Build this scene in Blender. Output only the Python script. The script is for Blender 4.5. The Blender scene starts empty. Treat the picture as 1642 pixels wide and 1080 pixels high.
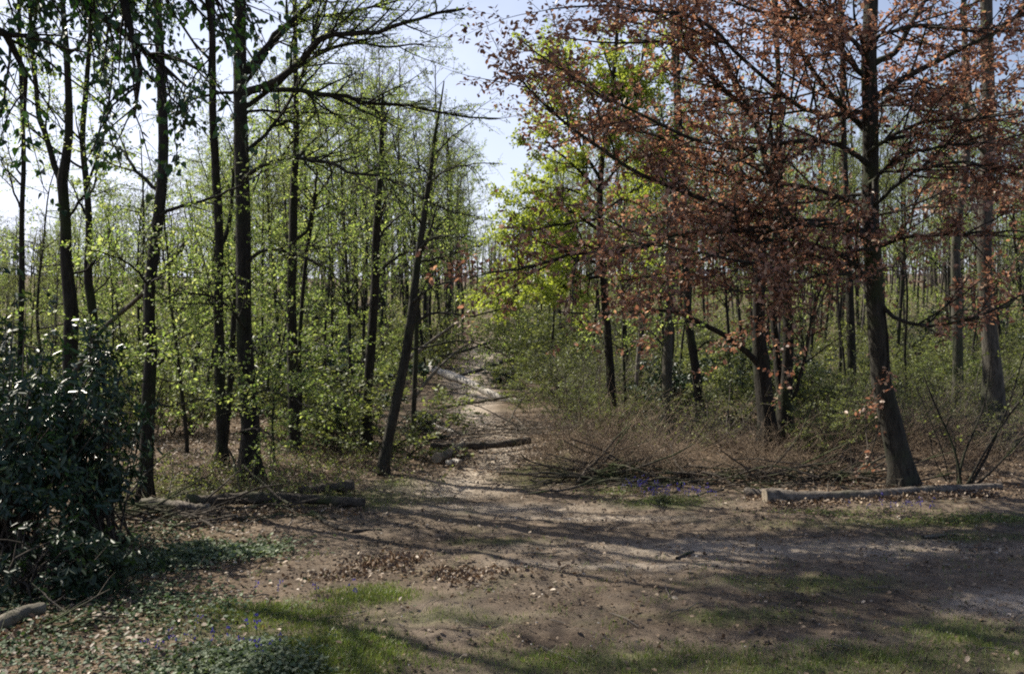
import bpy, math, random
import numpy as np
from mathutils import Vector

# ------------------------------------------------------------------ camera, sky, sun, exposure
S = bpy.context.scene
COL = S.collection
F_PX, CX, CY = 1600.0, 821.0, 540.0           # focal length and centre in the photo's pixels
CAM_H = 2.6
PITCH = math.atan(40 / F_PX)
cam_d = bpy.data.cameras.new("camera"); cam = bpy.data.objects.new("camera", cam_d); COL.objects.link(cam)
cam.location = (0, 0, CAM_H); cam.rotation_euler = (math.pi / 2 - PITCH, 0, 0)
cam_d.sensor_width = 36; cam_d.lens = 36 * F_PX / 1642; cam_d.clip_start = 0.1; cam_d.clip_end = 3000
S.camera = cam
SUN_AZ, SUN_EL = math.radians(-56), math.radians(44)
w = bpy.data.worlds.new("World"); S.world = w; w.use_nodes = True
nt = w.node_tree; nt.nodes.clear()
out = nt.nodes.new("ShaderNodeOutputWorld"); bg = nt.nodes.new("ShaderNodeBackground")
sky = nt.nodes.new("ShaderNodeTexSky"); sky.sky_type = 'NISHITA'; sky.sun_disc = False
sky.sun_elevation = SUN_EL; sky.sun_rotation = SUN_AZ; sky.air_density = 1.0; sky.dust_density = 2.0; sky.ozone_density = 5.0
tc = nt.nodes.new("ShaderNodeTexCoord"); mp = nt.nodes.new("ShaderNodeMapping"); mp.inputs['Scale'].default_value = (1.2, 1.2, 3.0)
nz = nt.nodes.new("ShaderNodeTexNoise"); nz.inputs['Scale'].default_value = 2.2; nz.inputs['Detail'].default_value = 6; nz.inputs['Roughness'].default_value = .6
cr = nt.nodes.new("ShaderNodeValToRGB"); cr.color_ramp.elements[0].position = .45; cr.color_ramp.elements[1].position = .72
cr.color_ramp.elements[1].color = (.16, .16, .16, 1)
mx = nt.nodes.new("ShaderNodeMixRGB"); mx.inputs[2].default_value = (8.6, 9.9, 12.0, 1)
L = nt.links
L.new(tc.outputs['Generated'], mp.inputs['Vector']); L.new(mp.outputs[0], nz.inputs['Vector']); L.new(nz.outputs[0], cr.inputs[0])
dp = nt.nodes.new("ShaderNodeVectorMath"); dp.operation = 'DOT_PRODUCT'; dp.inputs[1].default_value = (math.sin(SUN_AZ), math.cos(SUN_AZ), 0)
sx = nt.nodes.new("ShaderNodeSeparateXYZ"); m1 = nt.nodes.new("ShaderNodeMapRange"); m2 = nt.nodes.new("ShaderNodeMapRange"); mm = nt.nodes.new("ShaderNodeMath"); mm.operation = 'MULTIPLY'
ma = nt.nodes.new("ShaderNodeMath"); ma.operation = 'ADD'; ma.use_clamp = True
m1.inputs[1].default_value = .1; m1.inputs[2].default_value = .9; m1.inputs[3].default_value = .18; m1.inputs[4].default_value = .95
m2.inputs[1].default_value = .0; m2.inputs[2].default_value = .65; m2.inputs[3].default_value = 1.0; m2.inputs[4].default_value = 0
L.new(tc.outputs['Generated'], dp.inputs[0]); L.new(tc.outputs['Generated'], sx.inputs[0]); L.new(dp.outputs['Value'], m1.inputs[0]); L.new(sx.outputs[2], m2.inputs[0])
L.new(m1.outputs[0], mm.inputs[0]); L.new(m2.outputs[0], mm.inputs[1]); L.new(mm.outputs[0], ma.inputs[0]); L.new(cr.outputs[0], ma.inputs[1])
L.new(ma.outputs[0], mx.inputs[0]); L.new(sky.outputs[0], mx.inputs[1]); tn = nt.nodes.new('ShaderNodeMixRGB'); tn.blend_type = 'MULTIPLY'; tn.inputs[0].default_value = 1; tn.inputs[2].default_value = (1.07, .98, .96, 1)
L.new(mx.outputs[0], tn.inputs[1]); L.new(tn.outputs[0], bg.inputs[0]); L.new(bg.outputs[0], out.inputs[0])
bg.inputs[1].default_value = 0.075
sd = bpy.data.lights.new("sun", 'SUN'); so = bpy.data.objects.new("sun", sd); COL.objects.link(so)
sd.energy = 5.0; sd.angle = math.radians(.53); sd.color = (1, .93, .80)
sv = Vector((math.sin(SUN_AZ) * math.cos(SUN_EL), math.cos(SUN_AZ) * math.cos(SUN_EL), math.sin(SUN_EL)))
so.rotation_euler = sv.to_track_quat('Z', 'Y').to_euler()
S.view_settings.view_transform = 'Standard'; S.view_settings.look = 'None'; S.view_settings.gamma = 1
S.view_settings.exposure = 0.86
S.render.engine = 'CYCLES'
S.cycles.max_bounces = 6; S.cycles.diffuse_bounces = 3; S.cycles.glossy_bounces = 2; S.cycles.transmission_bounces = 4
S.cycles.use_denoising = False
S.cycles.pixel_filter_type = 'BLACKMAN_HARRIS'; S.cycles.filter_width = 2.0

# ------------------------------------------------------------------ numpy helpers
RNG = np.random.default_rng(7)
random.seed(7)
def rs(seed):
    global RNG
    RNG = np.random.default_rng(seed)
def unit(v):
    return v / np.maximum(np.linalg.norm(v, axis=-1, keepdims=True), 1e-9)
def sm(a, b, x):
    t = np.clip((x - a) / (b - a), 0, 1); return t * t * (3 - 2 * t)
cp, sp_ = math.cos(PITCH), math.sin(PITCH)
def ray(px, py):
    u = (px - CX) / F_PX; v = (CY - py) / F_PX
    return np.array([u, cp + v * sp_, -sp_ + v * cp])
def at(px, py, d):
    r = ray(px, py); return np.array([0, 0, CAM_H]) + r * (d / r[1])
def wob(x, y, s, seed):
    r = np.random.default_rng(seed); z = 0
    for i in range(5):
        a = r.uniform(0, 6.28); k = s * r.uniform(.6, 1.7)
        z = z + np.sin((x * math.cos(a) + y * math.sin(a)) * k + r.uniform(0, 6.28))
    return z / 5
def gz(x, y):
    x = np.asarray(x, float); y = np.asarray(y, float)
    z = 0.10 * wob(x, y, .45, 1) * sm(3, 12, y) + 0.03 * wob(x, y, 1.9, 2)
    z = z + 0.30 * sm(1.2, 3.5, x - .05 * y) * sm(14.6, 17.5, y) - .25 * sm(2, 4, x) * sm(22, 34, y)
    z = z + 0.42 * np.exp(-((x - 1.7) / 1.1) ** 2 - ((y - 17.0) / 1.3) ** 2)
    z = z + 0.16 * sm(-1.8, -3.5, x + .05 * y) * sm(12, 15, y)
    nr = sm(3, 7, y) * (1 - sm(24, 34, y)) * (1 - sm(9, 14, np.abs(x)))
    z = z + nr * (fbm(x, y, 6.5, 21) * .035 + np.abs(fbm(x, y, 10, 33)) * .035 + .05 * np.clip(fbm(x, y, 3.6, 77) - .12, 0, 1) * 2)
    z = z + 4.5 * sm(50, 150, y) + 0.7 * sm(36, 62, y)
    z = z + 14 * sm(150, 500, np.hypot(x, y)) - 1.2 * sm(-8, -40, x)
    return z
def G(px, py):                                  # the point of the ground seen at a pixel of the photograph
    r = ray(px, py); o = np.array([0, 0, CAM_H]); t = 3.0
    for _ in range(4000):
        p = o + r * t
        h = p[2] - float(gz(p[0], p[1]))
        if h < .004: break
        t += max(h * .8, .012)
    return p
def fbm(x, y, s, seed):
    return wob(x, y, s, seed) * .5 + wob(x, y, s * 2.3, seed + 50) * .3 + wob(x, y, s * 5.1, seed + 90) * .2

def make_mesh(name, parts, mat, smooth=False):
    """parts: list of (V, F, rnd or None); F is an (m,k) array"""
    me = bpy.data.meshes.new(name)
    Vs, LI, LT, RN, off = [], [], [], [], 0
    for V, F, r in parts:
        if len(V) == 0 or len(F) == 0: continue
        Vs.append(V); LI.append((F + off).ravel()); LT.append(np.full(len(F), F.shape[1]))
        RN.append(np.zeros(len(V)) if r is None else r); off += len(V)
    V = np.concatenate(Vs).astype(np.float32); LI = np.concatenate(LI).astype(np.int32); LT = np.concatenate(LT).astype(np.int32)
    me.vertices.add(len(V)); me.vertices.foreach_set('co', V.ravel())
    me.loops.add(len(LI)); me.loops.foreach_set('vertex_index', LI)
    me.polygons.add(len(LT)); st = np.zeros(len(LT), np.int32); st[1:] = np.cumsum(LT)[:-1]
    me.polygons.foreach_set('loop_start', st); me.polygons.foreach_set('loop_total', LT)
    if smooth: me.polygons.foreach_set('use_smooth', np.ones(len(LT), bool))
    a = me.attributes.new('rnd', 'FLOAT', 'POINT'); a.data.foreach_set('value', np.concatenate(RN).astype(np.float32))
    me.update(calc_edges=True)
    me.materials.append(mat)
    return me
def tag(o, label=None, cat=None, group=None, kind=None):
    for k, v in (('label', label), ('category', cat), ('group', group), ('kind', kind)):
        if v: o[k] = v
    return o
def link(name, me, parent=None, loc=None):
    o = bpy.data.objects.new(name, me); COL.objects.link(o)
    if parent is not None: o.parent = parent
    if loc is not None: o.location = loc
    return o
def empty(name, loc, label, cat, group=None):
    o = bpy.data.objects.new(name, None); COL.objects.link(o); o.location = tuple(float(c) for c in loc)
    o.empty_display_size = .2
    return tag(o, label, cat, group)

def resample(pts, n, jit=0.0):
    pts = np.asarray(pts, float)
    if len(pts) > 2:                           # Catmull-Rom first, so limbs bend softly
        q = []
        e = np.vstack([2 * pts[0] - pts[1], pts, 2 * pts[-1] - pts[-2]])
        for i in range(1, len(e) - 2):
            for t in np.linspace(0, 1, 8, endpoint=False):
                q.append(.5 * ((2 * e[i]) + (-e[i - 1] + e[i + 1]) * t + (2 * e[i - 1] - 5 * e[i] + 4 * e[i + 1] - e[i + 2]) * t * t + (-e[i - 1] + 3 * e[i] - 3 * e[i + 1] + e[i + 2]) * t ** 3))
        q.append(pts[-1]); pts = np.array(q)
    s = np.r_[0, np.cumsum(np.linalg.norm(np.diff(pts[:, :3], axis=0), axis=1))]
    u = np.linspace(0, s[-1], n)
    r = np.stack([np.interp(u, s, pts[:, k]) for k in range(pts.shape[1])], 1)
    if jit: r[1:-1, :3] += RNG.normal(0, jit, (n - 2, 3))
    return r
def tubes(P, R, sides=5, cap=False, rough=0.0, rnd=None):
    C, n, _ = P.shape
    T = np.gradient(P, axis=1); T = unit(T)
    ref = np.zeros((C, 1, 3)); m = np.abs(unit(P[:, -1] - P[:, 0])); ax = np.argmin(m, axis=1); ref[np.arange(C), 0, ax] = 1
    U = unit(np.cross(T, np.broadcast_to(ref, T.shape))); W = np.cross(T, U)
    a = np.arange(sides) * 2 * math.pi / sides
    rr = R[:, :, None] * np.ones(sides)
    if rough: rr = rr * (1 + RNG.normal(0, rough, rr.shape))
    V = P[:, :, None, :] + rr[..., None] * (np.cos(a)[None, None, :, None] * U[:, :, None, :] + np.sin(a)[None, None, :, None] * W[:, :, None, :])
    base = (np.arange(C) * n * sides)[:, None, None]; k = (np.arange(n - 1) * sides)[None, :, None]; j = np.arange(sides)[None, None, :]; j2 = (j + 1) % sides
    F = np.stack([base + k + j, base + k + j2, base + k + sides + j2, base + k + sides + j], -1).reshape(-1, 4)
    r = np.repeat(RNG.random(C) if rnd is None else rnd, n * sides)
    parts = [(V.reshape(-1, 3), F, r)]
    if cap:
        for e in (0, n - 1):
            cc = P[:, e]; VV = np.concatenate([cc[:, None], V[:, e]], 1).reshape(-1, 3)
            b = (np.arange(C) * (sides + 1))[:, None]; q = np.arange(sides)[None]
            FF = np.stack([b + 0 * q, b + 1 + q, b + 1 + (q + 1) % sides], -1).reshape(-1, 3)
            parts.append((VV, FF, np.repeat(r[:1], len(VV))))
    return parts
def shoots(base, d, length, n, up=0.0, wb=.12):
    C = len(base); P = np.zeros((C, n, 3)); P[:, 0] = base; d = unit(d); st = (length / (n - 1))[:, None]
    for i in range(1, n):
        d = unit(d + RNG.normal(0, wb, (C, 3)) + np.array([0, 0, 1.0]) * up); P[:, i] = P[:, i - 1] + d * st
    return P
def spawn(P, R, per_m, t0, t1, ang, ln, n=6, up=.03, wb=.12, flat=.0, rr=.5, rmax=1, tip=.25, taper=.5, maxn=None):
    """children along the branches P (C,n,3): vectorised"""
    C, N, _ = P.shape
    Ls = np.linalg.norm(np.diff(P, axis=1), axis=2).sum(1)
    num = np.floor(Ls * (t1 - t0) * per_m + RNG.random(C)).astype(int)
    idx = np.repeat(np.arange(C), num); M = len(idx)
    if M == 0: return np.zeros((0, n, 3)), np.zeros((0, n))
    t = RNG.uniform(t0, t1, M); f = t * (N - 1); k = np.minimum(f.astype(int), N - 2); fr = (f - k)[:, None]
    B = P[idx, k] * (1 - fr) + P[idx, k + 1] * fr
    T = unit(P[idx, k + 1] - P[idx, k]); rp = R[idx, k] * (1 - fr[:, 0]) + R[idx, k + 1] * fr[:, 0]
    q = RNG.normal(0, 1, (M, 3)); q[:, 2] *= (1 - flat)
    q = unit(q - T * (q * T).sum(1, keepdims=True))
    a = np.radians(RNG.uniform(ang[0], ang[1], M))[:, None]
    d = np.cos(a) * T + np.sin(a) * q
    le = RNG.uniform(ln[0], ln[1], M) * (1 - taper * t)
    P2 = shoots(B, d, le, n, up, wb)
    r0 = np.minimum(np.minimum(rp * rr, rmax), np.maximum(le * .03, .0015))
    R2 = r0[:, None] * np.linspace(1, tip, n)[None]
    return P2, R2
LEAF4 = (np.array([[0, 0, 0], [.45, .32, .07], [1, 0, -.03], [.45, -.32, .07]]), np.array([[0, 1, 2], [0, 2, 3]]))
LEAF6 = (np.array([[0, 0, 0], [.25, .26, .05], [.65, .27, .05], [1, 0, -.08], [.65, -.27, .05], [.25, -.26, .05]]), np.array([[0, 3, 2, 1], [0, 5, 4, 3]]))
HEART = (np.array([[0, 0, 0], [-.08, .22, .04], [.2, .42, .09], [.6, .26, .05], [1.08, 0, -.12], [.6, -.26, .05], [.2, -.42, .09], [-.08, -.22, .04]]), np.array([[0, 4, 3, 2], [0, 2, 1, 1], [0, 6, 5, 4], [0, 7, 7, 6]]))
HEART = (HEART[0], [np.array([[0, 4, 3, 2], [0, 6, 5, 4]]), np.array([[0, 2, 1], [0, 7, 6]])])
LONG = (np.array([[0, 0, 0], [.35, .15, .03], [.75, .14, -.02], [1, 0, -.14], [.75, -.14, -.02], [.35, -.15, .03]]), np.array([[0, 3, 2, 1], [0, 5, 4, 3]]))
IVY = (np.array([[0, 0, 0], [.15, .42, .05], [.5, .22, .04], [.62, .5, .03], [1.0, 0, -.05], [.62, -.5, .03], [.5, -.22, .04], [.15, -.42, .05]]), [np.array([[0, 4, 3, 2], [0, 6, 5, 4]]), np.array([[0, 2, 1], [0, 7, 6]])])
def leaves(pos, axis, nrm, size, shape=LEAF4):
    N = len(pos)
    if N == 0: return []
    A = unit(axis); Nn = unit(nrm - A * (nrm * A).sum(1, keepdims=True)); B = np.cross(Nn, A)
    Lc, Fc = shape; k = len(Lc)
    V = pos[:, None] + size[:, None, None] * (Lc[None, :, 0, None] * A[:, None] + Lc[None, :, 1, None] * B[:, None] + Lc[None, :, 2, None] * Nn[:, None])
    r = np.repeat(RNG.random(N), k); V = V.reshape(-1, 3)
    if isinstance(Fc, list):
        out = [];
        for i, f in enumerate(Fc):
            out.append((V, (f[None] + (np.arange(N) * k)[:, None, None]).reshape(-1, f.shape[1]), r))
        return out
    return [(V, (Fc[None] + (np.arange(N) * k)[:, None, None]).reshape(-1, Fc.shape[1]), r)]
LD = 5.0                                          # leaves per metre of twig, overall
def foliage(P, per_m, size, shape=LEAF4, flat=.7, t0=.1, droop=0.0, off=.3, cut=None):
    """leaves along the twigs P"""
    C, N, _ = P.shape
    Ls = np.linalg.norm(np.diff(P, axis=1), axis=2).sum(1)
    per_m = per_m * LD; num = np.floor(Ls * per_m + RNG.random(C)).astype(int); idx = np.repeat(np.arange(C), num); M = len(idx)
    if M == 0: return []
    t = RNG.uniform(t0, 1, M); f = t * (N - 1); k = np.minimum(f.astype(int), N - 2); fr = (f - k)[:, None]
    B = P[idx, k] * (1 - fr) + P[idx, k + 1] * fr; T = unit(P[idx, k + 1] - P[idx, k])
    q = RNG.normal(0, 1, (M, 3)); q[:, 2] *= (1 - flat); q = unit(q - T * (q * T).sum(1, keepdims=True))
    ax = unit(T * .5 + q + np.array([0, 0, -1.0]) * droop)
    nr = np.array([0, 0, 1.0]) * flat * 1.4 + RNG.normal(0, .55, (M, 3)) * (1.25 - flat * .6)
    sz = RNG.uniform(size[0], size[1], M)
    B = B + q * (sz * off)[:, None]
    if cut is not None:
        m = cut(B); B, ax, nr, sz = B[m], ax[m], nr[m], sz[m]
    return leaves(B, ax, nr, sz, shape)

# ------------------------------------------------------------------ materials
def nodes(name):
    m = bpy.data.materials.new(name); m.use_nodes = True; n = m.node_tree; n.nodes.clear()
    return m, n, (lambda t: n.nodes.new('ShaderNode' + t)), n.links.new
def ramp(nd, cols):
    e = nd.color_ramp.elements
    while len(e) > 1: e.remove(e[-1])
    e[0].position = cols[0][0]; e[0].color = (*cols[0][1], 1)
    for p, c in cols[1:]:
        k = e.new(p); k.color = (*c, 1)
def leaf_mat(name, cols, trans, tf=.45, rough=.5, spec=.5, clump=.6):
    m, n, N, K = nodes(name)
    at_ = N('Attribute'); at_.attribute_name = 'rnd'
    rp = N('ValToRGB'); ramp(rp, cols); K(at_.outputs['Fac'], rp.inputs[0])
    g = N('NewGeometry'); nz = N('TexNoise'); nz.inputs['Scale'].default_value = 1.3; nz.inputs['Detail'].default_value = 2; K(g.outputs['Position'], nz.inputs['Vector'])
    hs = N('HueSaturation'); mr = N('MapRange'); mr.inputs[1].default_value = .3; mr.inputs[2].default_value = .7; mr.inputs[3].default_value = 1 - clump * .5; mr.inputs[4].default_value = 1 + clump * .4
    K(nz.outputs[0], mr.inputs[0]); K(mr.outputs[0], hs.inputs['Value']); K(rp.outputs[0], hs.inputs['Color'])
    p = N('BsdfPrincipled'); p.inputs['Roughness'].default_value = rough; p.inputs['Specular IOR Level'].default_value = spec
    K(hs.outputs[0], p.inputs['Base Color'])
    tr = N('BsdfTranslucent'); mxc = N('MixRGB'); mxc.blend_type = 'MULTIPLY'; mxc.inputs[0].default_value = 1
    mxc.inputs[2].default_value = (*trans, 1); K(hs.outputs[0], mxc.inputs[1]); K(mxc.outputs[0], tr.inputs[0])
    ms = N('MixShader'); ms.inputs[0].default_value = tf; K(p.outputs[0], ms.inputs[1]); K(tr.outputs[0], ms.inputs[2])
    o = N('OutputMaterial'); K(ms.outputs[0], o.inputs[0]); return m
def bark_mat(name, c1, c2, moss=None, scale=14, bump=.5, mossamt=.75, stretch=.25):
    m, n, N, K = nodes(name)
    g = N('NewGeometry'); mp = N('Mapping'); mp.inputs['Scale'].default_value = (1, 1, stretch); K(g.outputs['Position'], mp.inputs[0])
    nz = N('TexNoise'); nz.inputs['Scale'].default_value = scale; nz.inputs['Detail'].default_value = 7; nz.inputs['Roughness'].default_value = .65; K(mp.outputs[0], nz.inputs['Vector'])
    rp = N('ValToRGB'); ramp(rp, [(.32, c1), (.7, c2)]); K(nz.outputs[0], rp.inputs[0]); c = rp.outputs[0]
    if moss:
        n2 = N('TexNoise'); n2.inputs['Scale'].default_value = 1.8; n2.inputs['Detail'].default_value = 5; K(g.outputs['Position'], n2.inputs['Vector'])
        mr = N('MapRange'); mr.inputs[1].default_value = .5; mr.inputs[2].default_value = .68; mr.inputs[4].default_value = mossamt; K(n2.outputs[0], mr.inputs[0])
        mxx = N('MixRGB'); K(mr.outputs[0], mxx.inputs[0]); K(c, mxx.inputs[1]); mxx.inputs[2].default_value = (*moss, 1); c = mxx.outputs[0]
    p = N('BsdfPrincipled'); p.inputs['Roughness'].default_value = .9; p.inputs['Specular IOR Level'].default_value = .25; K(c, p.inputs['Base Color'])
    b = N('Bump'); b.inputs['Strength'].default_value = bump; b.inputs['Distance'].default_value = .05; K(nz.outputs[0], b.inputs['Height']); K(b.outputs[0], p.inputs['Normal'])
    o = N('OutputMaterial'); K(p.outputs[0], o.inputs[0]); return m
M = {}
M['beech'] = leaf_mat('spring_leaf', [(0, (.12, .18, .055)), (.5, (.22, .29, .095)), (.85, (.37, .43, .17)), (1, (.52, .52, .27))], (1.45, 1.5, .85), .5, .5)
M['green'] = leaf_mat('wood_leaf', [(0, (.07, .09, .035)), (.5, (.145, .17, .068)), (1, (.26, .29, .12))], (1.4, 1.4, .75), .45, .55)
M['grey'] = leaf_mat('grey_bud_leaf', [(0, (.10, .11, .05)), (.5, (.15, .16, .07)), (1, (.22, .22, .10))], (1.1, 1.2, .6), .4, .6)
M['lime'] = leaf_mat('lime_leaf', [(0, (.22, .29, .045)), (.5, (.31, .38, .10)), (1, (.44, .49, .15))], (1.4, 1.35, .65), .5, .5)
M['copper'] = leaf_mat('copper_leaf', [(0, (.11, .062, .050)), (.5, (.255, .155, .112)), (.85, (.41, .285, .205)), (1, (.60, .46, .31))], (1.4, 1.0, .8), .44, .46, .5, .35)
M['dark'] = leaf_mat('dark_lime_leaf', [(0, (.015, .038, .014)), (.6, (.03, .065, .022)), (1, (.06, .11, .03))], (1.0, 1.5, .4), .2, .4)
M['rhodo'] = leaf_mat('rhododendron_leaf', [(0, (.012, .030, .018)), (.6, (.022, .050, .028)), (.93, (.04, .075, .035)), (1, (.12, .16, .05))], (1, 1.3, .4), .08, .36, .45)
M['holly'] = leaf_mat('holly_leaf', [(0, (.012, .028, .014)), (1, (.035, .06, .028))], (1, 1.2, .4), .1, .5, .4)
M['herb'] = leaf_mat('herb_leaf', [(0, (.06, .09, .045)), (.6, (.13, .17, .095)), (1, (.27, .32, .21))], (1, 1.1, .6), .3, .6, .3)
M['ivy'] = leaf_mat('ivy_leaf', [(0, (.025, .05, .022)), (.6, (.07, .11, .05)), (1, (.14, .19, .10))], (1, 1.2, .5), .2, .6, .25)
M['grass'] = leaf_mat('grass_blade', [(0, (.08, .085, .035)), (.45, (.12, .165, .045)), (.85, (.20, .25, .075)), (1, (.33, .29, .15))], (1.1, 1.2, .5), .35, .5)
M['litter'] = leaf_mat('dead_leaf', [(0, (.07, .045, .030)), (.5, (.16, .11, .07)), (.88, (.28, .20, .13)), (1, (.50, .42, .33))], (1, .8, .6), .12, .6)
M['crumb'] = leaf_mat('leaf_crumb', [(0, (.05, .034, .022)), (.6, (.12, .085, .056)), (.97, (.22, .165, .11)), (1, (.36, .30, .23))], (1, .8, .6), .1, .7, .2)
M['petal'] = leaf_mat('bluebell_petal', [(0, (.10, .07, .42)), (1, (.20, .15, .62))], (1, 1, 1), .3, .5)
M['bark'] = bark_mat('dark_bark', (.009, .008, .007), (.045, .039, .031), (.032, .042, .015), 22, .9)
M['bark_b'] = bark_mat('beech_bark', (.013, .012, .010), (.062, .057, .045), (.04, .055, .018), 16, .7)
M['bark_p'] = bark_mat('pale_bark', (.025, .023, .019), (.13, .118, .095), (.04, .055, .02), 14, .7)
M['twig'] = bark_mat('twig_bark', (.03, .026, .021), (.085, .07, .055), None, 20, .1)
M['greytwig'] = bark_mat('grey_twig', (.07, .062, .055), (.16, .14, .12), None, 20, .1)
M['log'] = bark_mat('fallen_log_bark', (.055, .046, .038), (.25, .215, .18), (.07, .08, .04), 11, .8, .4, 1)
M['deadlog'] = bark_mat('dark_dead_wood', (.035, .030, .025), (.12, .10, .08), (.06, .085, .025), 11, .9, .8, 1)
M['palewood'] = bark_mat('bleached_wood', (.22, .20, .18), (.52, .48, .43), None, 12, .4, 0, 1)
M['cut'] = bark_mat('cut_wood', (.17, .14, .105), (.34, .29, .22), None, 20, .2, 0, 1)
M['bramble'] = bark_mat('dead_bramble_stem', (.085, .064, .045), (.29, .22, .155), None, 6, .1, 0, 1)
M['clod'] = bark_mat('soil_clod', (.035, .027, .02), (.12, .092, .07), None, 20, .6, 0, 1)

# ------------------------------------------------------------------ the ground, one sheet to the horizon
PATH_PX = [(700, 800), (745, 768), (790, 742), (812, 722), (812, 706), (795, 690), (768, 672), (757, 656), (768, 640), (760, 622), (748, 606), (765, 590), (778, 575), (778, 563), (800, 548), (830, 538)]
PATH = np.array([G(*p)[:2] for p in PATH_PX])
def path_dist(x, y):
    P2 = resample(np.c_[PATH, np.zeros(len(PATH))], 90)[:, :2]
    d = np.full(x.shape, 1e9)
    for i in range(len(P2)):
        d = np.minimum(d, np.hypot(x - P2[i, 0], y - P2[i, 1]))
    return d
def blob(x, y, px, py, rx, ry):                  # soft patch on the ground around the place seen at a pixel
    c = G(px, py); return np.clip(1.25 - np.hypot((x - c[0]) / rx, (y - c[1]) / ry), 0, 1)
def grass_mask(x, y):
    g = np.zeros(x.shape)
    for b in [(520, 1050, .85, 1.0), (520, 1060, .6, .8), (590, 955, .6, .4), (430, 985, .9, .7), (1350, 1070, 2.2, .5), (900, 1065, 1.2, .4), (1560, 1010, .8, .4), (1170, 985, .9, .25), (1300, 935, 1.2, .35), (790, 868, .6, .2),
              (1500, 838, 2.2, .35), (1060, 805, .9, .45), (860, 760, .8, 1.0), (640, 775, .5, .6), (480, 800, 2.0, 1.0), (700, 990, .7, .3), (1580, 860, 1.2, .3), (330, 790, 1.5, .9)]:
        g = np.maximum(g, blob(x, y, *b))
    g = np.clip(g * 1.0 + fbm(x, y, 2.4, 11) * .55 + fbm(x, y, 7.5, 17) * .55 - .1, 0, 1)
    return g
def open_mask(x, y):                              # trodden bare earth of the clearing
    cl = sm(-3.3, -1.5, x + .0 * y + .09 * (y - 9)) * (1 - sm(15.0, 16.2, y + .35 * np.clip(x, 0, 9) * .9))
    return np.clip(cl, 0, 1)
def make_ground():
    def axis(lo, a, b, hi, st, grow):
        v = list(np.arange(a, b, st)); s = st; x = b
        while x < hi: v.append(x); s *= grow; x += s
        v.append(hi); s = st; x = a - st; pre = []
        while x > lo: pre.append(x); s *= grow; x -= s
        pre.append(lo); return np.array(pre[::-1] + v)
    xs = axis(-700, -8, 9, 700, .065, 1.11); ys = axis(-150, 6.0, 20, 900, .065, 1.035)
    X, Y = np.meshgrid(xs, ys); Z = gz(X, Y)
    pd = path_dist(X, Y); nb = fbm(X, Y, 2.2, 5)
    pth = np.clip(1.15 - pd / (.50 + .16 * nb + .025 * np.clip(Y - 18, 0, 40)), 0, 1) * (Y > 14)
    for b in [(800, 815, 1.5, .5), (960, 830, 1.2, .25), (1240, 880, 2.8, .55), (1620, 965, .8, .5), (720, 780, 1.0, .9), (1010, 905, 1.5, .2), (850, 725, .6, .4)]:
        pth = np.maximum(pth, np.clip(blob(X, Y, *b) * .62 + nb * .25, 0, .75))
    Z = Z - .05 * np.clip(1 - pd / .9, 0, 1) * (Y > 14)
    near = sm(3, 7, Y) * (1 - sm(24, 34, Y)) * (1 - sm(9, 14, np.abs(X)))
    n, m = Z.shape; V = np.stack([X, Y, Z], -1).reshape(-1, 3)
    i, j = np.meshgrid(np.arange(n - 1), np.arange(m - 1), indexing='ij'); a = (i * m + j).ravel()
    F = np.stack([a, a + 1, a + m + 1, a + m], 1)
    mt, nn, N, K = nodes('forest_floor')
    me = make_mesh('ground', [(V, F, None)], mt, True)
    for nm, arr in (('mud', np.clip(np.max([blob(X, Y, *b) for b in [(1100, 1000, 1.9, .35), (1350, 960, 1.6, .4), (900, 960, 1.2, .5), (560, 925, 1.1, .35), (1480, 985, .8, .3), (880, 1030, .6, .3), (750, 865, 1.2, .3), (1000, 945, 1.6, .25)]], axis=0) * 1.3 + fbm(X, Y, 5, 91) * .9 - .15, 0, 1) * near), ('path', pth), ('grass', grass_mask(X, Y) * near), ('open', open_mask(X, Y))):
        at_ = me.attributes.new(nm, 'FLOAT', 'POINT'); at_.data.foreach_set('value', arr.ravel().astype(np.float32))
    g = N('NewGeometry')
    def noise(s, d=6, r=.6):
        x = N('TexNoise'); x.inputs['Scale'].default_value = s; x.inputs['Detail'].default_value = d; x.inputs['Roughness'].default_value = r; K(g.outputs['Position'], x.inputs['Vector']); return x.outputs[0]
    def attr(a_):
        x = N('Attribute'); x.attribute_name = a_; return x.outputs['Fac']
    def mix(f, a_, b_):
        x = N('MixRGB'); K(f, x.inputs[0])
        for k, c in ((1, a_), (2, b_)):
            if isinstance(c, tuple): x.inputs[k].default_value = (*c, 1)
            else: K(c, x.inputs[k])
        return x.outputs[0]
    def rmp(f, cols):
        x = N('ValToRGB'); ramp(x, cols); K(f, x.inputs[0]); return x.outputs[0]
    def mth(op, a_, b_):
        x = N('Math'); x.operation = op; x.use_clamp = True
        for k, c in enumerate((a_, b_)):
            if isinstance(c, float): x.inputs[k].default_value = c
            else: K(c, x.inputs[k])
        return x.outputs[0]
    vo = N('TexVoronoi'); vo.inputs['Scale'].default_value = 19; K(g.outputs['Position'], vo.inputs['Vector'])
    litter = mix(noise(33, 4, .7), rmp(vo.outputs['Color'], [(.2, (.035, .026, .018)), (.5, (.10, .072, .048)), (.8, (.19, .135, .09))]), rmp(noise(60, 3, .7), [(.35, (.045, .034, .024)), (.7, (.22, .16, .11))]))
    soil = rmp(noise(5, 9, .72), [(.3, (.045, .032, .021)), (.5, (.098, .072, .049)), (.7, (.20, .15, .103))])
    soil = mix(mth('MULTIPLY', noise(46, 5, .8), .55), soil, rmp(noise(90, 3, .7), [(.36, (.05, .038, .03)), (.62, (.34, .285, .235))]))
    c = mix(attr('open'), litter, soil)
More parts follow.
